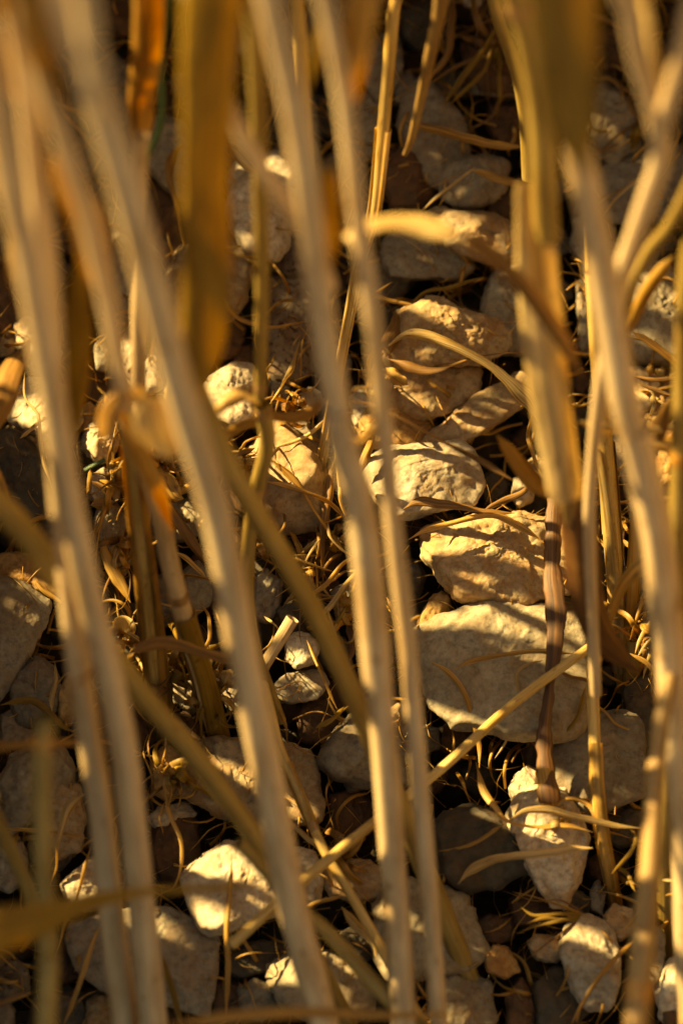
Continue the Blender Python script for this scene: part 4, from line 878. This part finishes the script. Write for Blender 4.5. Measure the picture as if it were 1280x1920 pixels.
fb('leaf_brown', [(172,902),(195,918),(215,940)], [6,14,6], (20,18), 'brown blade scrap over the pale chip')
fb('leaf_orange', [(55,978),(75,972),(98,966)], [6,10,5], (18,18), 'thin orange straw behind the leaning olive stem')
fb('leaf_brown', [(300,930),(340,985),(370,1030),(400,1065)], [10,22,20,8], (26,22,14), 'dark brown blade leaning from the stem with the dark ring')
fb('leaf_gold', [(330,1035),(352,1048),(372,1068),(388,1085)], [6,10,9,5], (20,16), 'thin golden blade over the shaded mauve stone')
fb('leaf_gold', [(280,930),(330,925),(370,900),(400,880)], [8,12,12,6], (26,24), 'golden thin blade under the bright folded leaf')
fb('leaf_gold', [(285,880),(310,900),(330,930),(345,935)], [16,34,30,12], (34,30), 'bright crumpled leaf under the bright folded one', curl=.7)
fb('leaf_gold', [(380,860),(420,870),(445,880)], [10,14,8], (28,24), 'golden tip left of the olive stem')
fb('leaf_brown', [(430,880),(450,855),(478,840)], [9,14,8], (30,28), 'brown bent blade hugging the olive stem')
fb('leaf_orange', [(345,268),(325,290),(320,330),(335,385),(345,440),(352,480)], [12,20,14,9,8,5], (14,18,10), 'curled yellow blade beside the big olive blade at the upper left', curl=.7)
fb('leaf_pale', [(412,262),(440,275),(465,300),(488,325)], [14,34,32,12], (26,24), 'beige folded leaf right of the big olive blade', curl=.6)
fb('leaf_orange', [(1184,622),(1215,640),(1250,668),(1290,702)], [10,14,14,12], (22,18), 'orange straw slanting down at the right edge', wav=.02)
fb('leaf_brown', [(1180,705),(1220,712),(1260,710),(1300,708)], [5,9,8,5], (18,18), 'brown straw lying flat at the right edge')
fb('leaf_brown', [(1195,718),(1225,730),(1260,742)], [4,8,4], (16,16), 'fine brown straw under the flat one at the right edge')
fb('leaf_brown', [(1095,25),(1130,35),(1168,55)], [6,10,8], (12,12), 'brown wisp of straw at the top right', wav=.02)
fb('leaf_brown', [(790,100),(800,140),(838,100),(845,40),(850,-10)], [6,10,14,16,10], (14,16,16), 'dark brown hanging leaf at the top')
fb('leaf_olive', [(830,205),(850,170),(880,125),(915,80),(935,40)], [5,10,14,10,6], (14,18,20), 'olive blade rising to the twisted roots at the top')
fb('leaf_olive', [(845,195),(875,165),(905,130),(925,80)], [6,8,10,6], (14,16,20), 'second olive blade beside the one rising to the roots')
fb('leaf_brown', [(800,160),(840,135),(880,115),(930,100)], [5,8,7,5], (10,14), 'brown wisp crossing the olive blades at the top')
fb('leaf_brown', [(875,245),(900,232),(925,215),(935,190),(955,178),(975,195)], [4,5,5,6,6,4], (6,8,10), 'thin looping brown root near the top')
fb('leaf_brown', [(1110,150),(1140,145),(1165,165),(1195,180),(1225,195)], [5,8,7,6,4], (4,8,6), 'brown curling root behind the amber blade')
fb('leaf_brown', [(1120,290),(1150,260),(1185,235),(1215,215)], [4,5,5,3], (8,8), 'thin brown root over the mauve stone at the top right')
fb('leaf_pale', [(1128,405),(1160,365),(1190,340),(1222,330)], [3,7,7,3], (12,16), 'feathery pale wisp over the broad flat grey stone')
fb('leaf_gold', [(1053,360),(1070,352),(1090,338)], [5,9,4], (14,14), 'golden blade tip left of the big right stem')
fb('leaf_olive', [(760,600),(770,575),(800,545),(850,535),(900,520)], [5,8,7,9,5], (4,8,10), 'olive blade in the shadow above the large rugged stone')
fb('leaf_gold', [(662,590),(690,560),(720,540),(735,528)], [4,7,5,3], (14,16), 'thin gold blade crossing the slender stem')
fb('leaf_gold', [(660,572),(700,556),(740,566),(785,574)], [4,8,8,4], (10,12), 'thin arching blade left of the large rugged stone')
fb('leaf_brown', [(722,670),(730,635),(745,610),(740,580)], [12,34,30,8], (20,14), 'brown shaded leaf left of the large rugged stone', curl=.6)
fb('leaf_gold', [(722,690),(740,705),(765,722)], [12,26,10], (20,20), 'striped curled leaf at the left of the zigzag lit stone', curl=.8)
# centre tangle
for i, (m, pth, w, lb) in enumerate([
 ('leaf_gold', [(640,860),(636,930),(646,965),(655,980)], 9, 'golden blade against the left side of the central stem'),
 ('leaf_gold', [(580,1115),(610,1095),(640,1060),(670,1040)], 12, 'amber blade pointing up right to the central stem'),
 ('leaf_pale', [(600,1155),(625,1130),(650,1095),(680,1060)], 14, 'frayed pale blade just under the amber one'),
 ('leaf_olive', [(620,1185),(640,1150),(660,1110),(670,1070)], 9, 'olive blade leaning on the central stem'),
 ('leaf_pale', [(614,980),(618,1005),(640,1030),(660,1042)], 7, 'pale curved blade beside the amber hanging blade'),
 ('leaf_pale', [(600,1010),(580,1040),(565,1070)], 6, 'short pale blade left of the amber hanging blade'),
 ('leaf_gold', [(545,1045),(575,1055),(625,1072)], 6, 'thin blade across the deep brown stone'),
 ('leaf_pale', [(632,1195),(620,1160),(613,1135)], 5, 'fine pale straw among the frayed blades'),
 ('leaf_gold', [(680,1015),(705,995),(725,985)], 8, 'small golden blade between the two central stems'),
 ('leaf_gold', [(695,1045),(720,1038),(745,1020)], 8, 'thin golden blade under the small one between the two central stems'),
 ('leaf_pale', [(495,1155),(515,1172),(530,1190)], 6, 'pale twig above the cut stub'),
 ('leaf_olive', [(500,1080),(540,1045),(600,1042)], 5, 'olive wisp under the tan triangular stone'),
 ('leaf_gold', [(575,1200),(590,1235),(612,1285),(632,1330)], 7, 'thin golden blade hanging right of the small round pale stone'),
 ('leaf_gold', [(725,1120),(738,1160),(750,1210),(760,1260)], 10, 'golden blade between the two central stems lower down'),
 ('leaf_olive', [(592,1365),(620,1350),(645,1325)], 14, 'frayed olive leaf in the dark hollow'),
 ('leaf_gold', [(520,1330),(535,1360),(538,1395)], 8, 'blade curling off the thin golden winding straw'),
 ('leaf_red', [(650,1170),(660,1200),(655,1240)], 18, 'dark red shrivelled leaf left of the central stem'),
 ('leaf_olive', [(1060,1010),(1090,1100),(1120,1160),(1140,1180)], 18, 'olive leaf base leaning on the left stubble straw'),
 ('leaf_red', [(1170,990),(1168,1060),(1172,1140)], 8, 'dark red strip between the two stubble straws'),
 ('leaf_gold', [(1205,1110),(1195,1150),(1180,1200)], 8, 'golden blade on the right of the stubble straws'),
 ('leaf_pale', [(1190,1225),(1210,1180),(1240,1150),(1270,1140)], 10, 'ribbed pale blade curling up right of the stubble'),
 ('leaf_pale', [(1195,1230),(1220,1200),(1255,1175)], 9, 'second ribbed pale blade below the curling one'),
 ('leaf_gold', [(1180,1225),(1215,1245),(1240,1290),(1262,1340)], 11, 'golden blade bending down right from the stubble'),
 ('leaf_gold', [(1160,1010),(1185,1030),(1205,1060)], 10, 'short golden blade at the top of the stubble'),
 ('leaf_brown', [(1230,1340),(1240,1390),(1270,1450)], 8, 'brown thin blade at the lower right of the stubble'),
 ('leaf_gold', [(700,1520),(735,1500),(770,1515)], 7, 'thin blade crossing the bottom of the two central stems'),
 ('leaf_pale', [(1240,1650),(1262,1652),(1290,1660)], 7, 'pale blade over the small tan stone at the right edge'),
 ('leaf_orange', [(1190,1760),(1150,1800),(1110,1850),(1070,1920)], 11, 'orange straw leaning on the upright whitish stone'),
 ('leaf_gold', [(760,1600),(745,1620),(752,1640)], 5, 'tiny golden blade between the two middle stems'),
]):
    blade(m, pw(pth, w*.9, w*.7), (18, 20, 16) if i not in (16, 24) else (8, 8), lb, twist=(i % 5)*.5-1, curl=.4)
# splayed fan of straw at the bottom right, one thing
def cluster(name, cat, label, loc, strands, group=None):
    root = empty(name, G(*loc)); tag(root, label, cat, group)
    for i, (m, path, w, lv) in enumerate(strands):
        blade(m, pw(path, w, w*.5), lv, None, parent=root, name='blade', twist=(i % 3)-1., seed=900+i*7, curl=.4)
    return root
cluster('straw_fan', 'dry grass', 'splayed fan of dry straw above the upright whitish stone', (1085, 1718, 2), [
 ('leaf_olive', [(1095,1718),(1050,1712),(1000,1716),(975,1700)], 10, (8,14,14)), ('leaf_olive', [(1095,1718),(1045,1728),(1000,1738),(968,1752)], 9, (8,14,12)),
 ('leaf_gold', [(1095,1716),(1055,1700),(1010,1685),(960,1672)], 7, (8,14,10)), ('leaf_olive', [(1095,1720),(1060,1722),(1015,1722),(985,1732)], 11, (8,14,14)),
 ('leaf_brown', [(1090,1720),(1060,1745),(1020,1775),(985,1800)], 5, (8,12,8)), ('leaf_brown', [(1098,1715),(1050,1690),(1000,1690),(940,1670)], 4, (8,12,10))])
r_ = random.Random(5)
def tuft(cx, cy, rx, ry, n, label, lift=18, mats=('leaf_gold','leaf_olive','leaf_pale','leaf_brown')):
    st = []
    for i in range(n):
        a = r_.uniform(0, 6.28); x0, y0 = cx+r_.uniform(-.2, .2)*rx, cy+r_.uniform(-.3, .3)*ry
        path = [(x0, y0)]; b = a
        L = r_.uniform(.4, 1.3); tu = r_.choice((r_.uniform(-.75, .75), r_.uniform(-.25, .25)))
        for k in range(7):
            b += tu+r_.uniform(-.25, .25)
            path.append((path[-1][0]+math.cos(b)*rx*.2*L, path[-1][1]+math.sin(b)*ry*.2*L))
        if i % 4 == 0: path = path[:4]
        st.append((mats[r_.randrange(len(mats))], path, r_.uniform(18, 30) if i % 4 == 0 else r_.choice((4, 6, 8, 11, 16)), (r_.uniform(0, 8), lift*r_.uniform(.6, 1.3), lift*r_.uniform(.3, 1.2), r_.uniform(-4, 12))))
    return cluster('curly_grass_tuft', 'dry grass tuft', label, (cx, cy, 0), st, 'curly tufts at the feet of the stems')
tuft(330, 1250, 130, 130, 26, 'curly grass tuft around the foot of the stem with the dark ring')
tuft(390, 1310, 70, 90, 14, 'small tangle of curled blades in the dark pocket above the broad tan stone')
tuft(320, 1460, 80, 110, 20, 'curly grass tuft over the sunny ochre stone at the lower left')
tuft(1200, 1180, 80, 90, 12, 'curly tuft of ribbed blades behind the big right stem')
tuft(930, 70, 110, 110, 14, 'dark twisted tuft of roots at the top, right of centre', 12, ('leaf_brown','leaf_olive','leaf_brown'))
tuft(1180, 200, 90, 110, 12, 'dark curly roots behind the amber blade at the top right', 8, ('leaf_brown','leaf_olive'))
tuft(640, 1010, 60, 110, 10, 'tangle of thin blades left of the central stem', 14)
tuft(330, 900, 70, 70, 8, 'bright crumpled wisps below the folded yellow leaf', 26, ('leaf_gold','leaf_pale'))
tuft(1040, 1530, 90, 50, 9, 'knot of pale blades at the foot of the torn red-brown leaf', 18, ('leaf_gold','leaf_pale'))
for cx, cy, rx, ry, n, lf, lb in [
 (215,890,70,110,12,30,'shredded golden leaves between the long left stem and the orange brown stubble'),
 (300,860,90,80,14,34,'bright shredded leaves hanging under the folded yellow leaf'),
 (440,860,80,80,12,28,'golden shreds left of the olive stem, above the tan triangular stone'),
 (470,1010,70,90,8,16,'thin shreds around the lower olive stem'),
 (230,1040,70,110,10,20,'pale shredded blades beside the foot of the orange brown stubble stem'),
 (580,1060,80,90,10,14,'shredded blades in the hollow under the tan triangular stone'),
 (650,1150,60,90,9,16,'frayed brown leaves caught against the central stem'),
 (560,770,70,50,8,22,'small shreds behind the brown blade of the leafy joint'),
 (695,720,50,70,8,22,'curled striped shreds at the left end of the zigzag lit stone'),
 (1225,720,80,60,8,14,'straw shreds on the crumbly tan stone at the right edge'),
 (1240,1060,60,100,8,18,'golden shreds hidden behind the big right stem'),
 (640,1600,90,70,9,16,'thin straws over the tan stone patterned with grass shadows'),
 (240,1190,80,90,12,16,'dense dry shreds left of the curly tuft, behind the paired stems'),
 (420,1250,60,80,10,16,'dry shreds right of the curly tuft, touching the biggest pinkish stem')]:
    tuft(cx, cy, rx, ry, n, lb, lf, ('leaf_gold','leaf_pale','leaf_orange','leaf_brown'))
# fine hair-like litter that nobody could count
def litter():
    r = random.Random(3); Vs, Fs, Us, n0 = [], [], [], 0
    for i in range(1800):
        x, y = r.uniform(-100, 1380), r.uniform(-100, 2020)
        a = r.uniform(0, 6.28); L = r.uniform(25, 200); w = r.choice([1.5, 2, 3, 4, 6, 8])*r.uniform(.7, 1.2)
        p = [(x, y, w, r.uniform(-14, 2))]
        for k in range(4):
            a += r.uniform(-.7, .7); x += math.cos(a)*L/4; y += math.sin(a)*L/4
            p.append((x, y, w*(1-.15*k), r.uniform(-12, 14)))
        c, q = spline(to3(p, 'h'), 20)
        V, F, U = ribbon(c[:, :3], np.maximum(c[:, 3], .0002), .4, r.uniform(-2, 2), 0, 5, i, .1)
        Vs.append(V); Fs.append(F+n0); Us.append(U); n0 += len(V)
    o = link('grass_litter', mesh_np('grass_litter', np.vstack(Vs), np.vstack(Fs), np.vstack(Us)), SW['leaf_gold'])
    tag(o, 'fine roots and broken grass fibres scattered between the stones', 'litter', kind='stuff')
litter()

# ------------------------------------------------------------------ the rest of the stand of dry stems, outside the frame: it shades the bank, placed to leave sun spots, with stems added for shade
LIT = [(430,735,26),(790,900,30),(740,870,20),(830,880,18),(520,830,22),(560,900,20),(60,750,26),(920,1180,22),(870,1010,18),(880,425,24),(900,440,20),
       (800,590,16),(760,720,12),(1215,520,16),(1250,900,16),(1260,870,14),(575,1215,12),(400,1640,14),(430,1610,14),(380,1720,12),(150,1660,16),(980,1460,12),(330,1440,12),
       (500,310,14),(1000,1560,16),(180,810,16),(20,1060,16),(1100,1750,14),(390,1410,12),(40,1140,12),(700,1690,10),(980,1590,14),(60,770,26),(80,640,18),(190,830,18),(190,920,16),(300,840,22),(340,900,18),(440,850,16),(250,690,14),(1240,800,18),(1210,720,12),(540,850,16),(690,770,12),(1000,890,10),(250,1240,14),(330,1190,14),(240,640,12)]
LIT3 = [(1020,560,.79),(1040,740,.80),(1015,520,.79),(1030,700,.80),(1000,540,.79),(1040,780,.80),(710,420,.755),(740,418,.755),(770,418,.755),(800,422,.755),(830,428,.755),(285,770,.757),(300,800,.76),(315,830,.763),(275,790,.76),(80,700,.75),(520,90,.67),(1215,150,.69),(45,110,.66),(165,1040,.77),(80,435,.69),(440,770,.86),(465,740,.86),(110,50,.63),(60,60,.65),(30,180,.65),(150,300,.68),(120,200,.67),(660,60,.68),(690,40,.67),(480,300,.76),(560,300,.68),(130,340,.7),(20,300,.66)]
DARK = [(930,1300,30),(1040,1320,30),(860,1300,25),(1000,1340,25),(1030,1230,12),(950,1240,12),(300,1790,40),(350,1800,30),(770,1740,35),(820,1770,30),(470,1490,25),(560,1480,20),(50,1150,30),(40,1230,25),(1130,1420,30),(1160,1460,25),(870,1600,35),(900,1060,14),(980,1100,14),(850,900,12),(1040,1640,20),(570,960,20),(840,650,22),(800,740,18)]
def stand():
    r = random.Random(11)
    sd = np.array(SUN_DIR)
    lit = [(np.array(G(x, y, 14)), w*.000182*.65) for x, y, w in LIT]+[(np.array(P(x, y, d)), .0055) for x, y, d in LIT3]
    def blocked(a, b, rad):
        for p, q in lit:
            # distance between ray p + s*sd and segment a-b
            u = b-a; w0 = a-p; A = u@u; Bq = u@sd; D = u@w0; E = sd@w0
            den = A-Bq*Bq
            if den < 1e-9: continue
            t = min(1, max(0, (Bq*E-D)/den)); s = (a+t*u-p)@sd
            if s < 0: continue
            if np.linalg.norm(a+t*u-p-s*sd) < rad+q: return True
        return False
    def inframe(p):
        x, y, z = pix(p)
        return z < .12 or (-130 < x < 1410 and -150 < y < 2070)
    Vs, Fs, Us, n0, made = [], [], [], 0, 0
    for t in range(60000):
        if made >= N_STAND: break
        side = r.random()
        if side < .62: x, y = r.uniform(-.75, .05), r.uniform(-.25, .6)
        elif side < .85: x, y = r.uniform(-.1, .6), r.uniform(.2, .75)
        else: x, y = r.uniform(.2, .7), r.uniform(-.5, .4)
        z = math.tan(SLOPE)*y-.02
        H = r.uniform(.28, .55)
        lean = np.array([r.uniform(-.22, .14), r.uniform(-.2, .2)])*H
        a = np.array([x, y, z]); bow = np.array([r.uniform(-.02, .02), r.uniform(-.02, .02), 0])
        pts = [a, a+np.array([*lean*.4, H*.5])+bow, a+np.array([*lean, H])]
        leaf = r.random() < .6
        w = r.uniform(.003, .0065) if not leaf else r.uniform(.005, .016)
        if leaf:
            h0 = H*r.uniform(.1, .8); s = a+np.array([*lean*h0/H, h0]); an = r.uniform(0, 6.28); L = r.uniform(.08, .22)
            d = np.array([math.cos(an), math.sin(an), 0])
            pts = [s, s+d*L*.4+np.array([0, 0, L*.3]), s+d*L*.8+np.array([0, 0, L*.15]), s+d*L+np.array([0, 0, -L*.25])]
        c, q = spline([list(p)+[w] for p in pts], 16)
        C = c[:, :3]
        if any(inframe(p) for p in C): continue
        if any(blocked(C[k], C[k+3], w*.5) for k in range(0, 13, 3)): continue
        if leaf: V, F, U = ribbon(C, c[:, 3]*np.clip(np.sin(np.linspace(.25, 3.0, 16))*1.2, .1, 1), .3, r.uniform(-1, 1), 0, 3, t, .1)
        else: V, F, U = tube(C, c[:, 3]/2, 7, 0, t)
        Vs.append(V); Fs.append(F+n0); Us.append(U); n0 += len(V); made += 1
    # unseen stems added so that their shadows fall where the photograph shows the stones in shade
    dk = [(np.array(G(x, y, 14)), w*.000182) for x, y, w in DARK]
    rn = np.array([0, 0, 1.])
    for p, q in dk:
        got = 0
        for t in range(400):
            if got >= 3: break
            s = r.uniform(.16, .5)
            o = p+sd*s+np.array([r.uniform(-1, 1), r.uniform(-1, 1), r.uniform(-1, 1)])*q*.9
            zg = math.tan(SLOPE)*o[1]-.02
            H = o[2]-zg+r.uniform(.02, .12)
            if H < .06: continue
            ln = np.array([r.uniform(-.25, .25), r.uniform(-.25, .25), 1.]); ln /= ln[2]
            a = o-ln*(o[2]-zg); b = a+ln*H
            C = np.stack([a+(b-a)*k/15 for k in range(16)])
            if any(inframe(u) for u in C): continue
            w = r.uniform(.004, .008)
            if any(blocked(C[k], C[k+3], w*.5) for k in range(0, 13, 3)): continue
            V, F, U = tube(C, np.full(16, w/2), 7, 0, t)
            Vs.append(V); Fs.append(F+n0); Us.append(U); n0 += len(V); got += 1; made += 1
    print('stand', made, 'tries', t)
    o = link('stand_of_dry_stems', mesh_np('stand_of_dry_stems', np.vstack(Vs), np.vstack(Fs), np.vstack(Us)), SW['gold'])
    tag(o, 'rest of the dry stand of stems and leaves outside the frame, some added for shade', 'dry stems', kind='stuff')
N_STAND = 5200
stand()
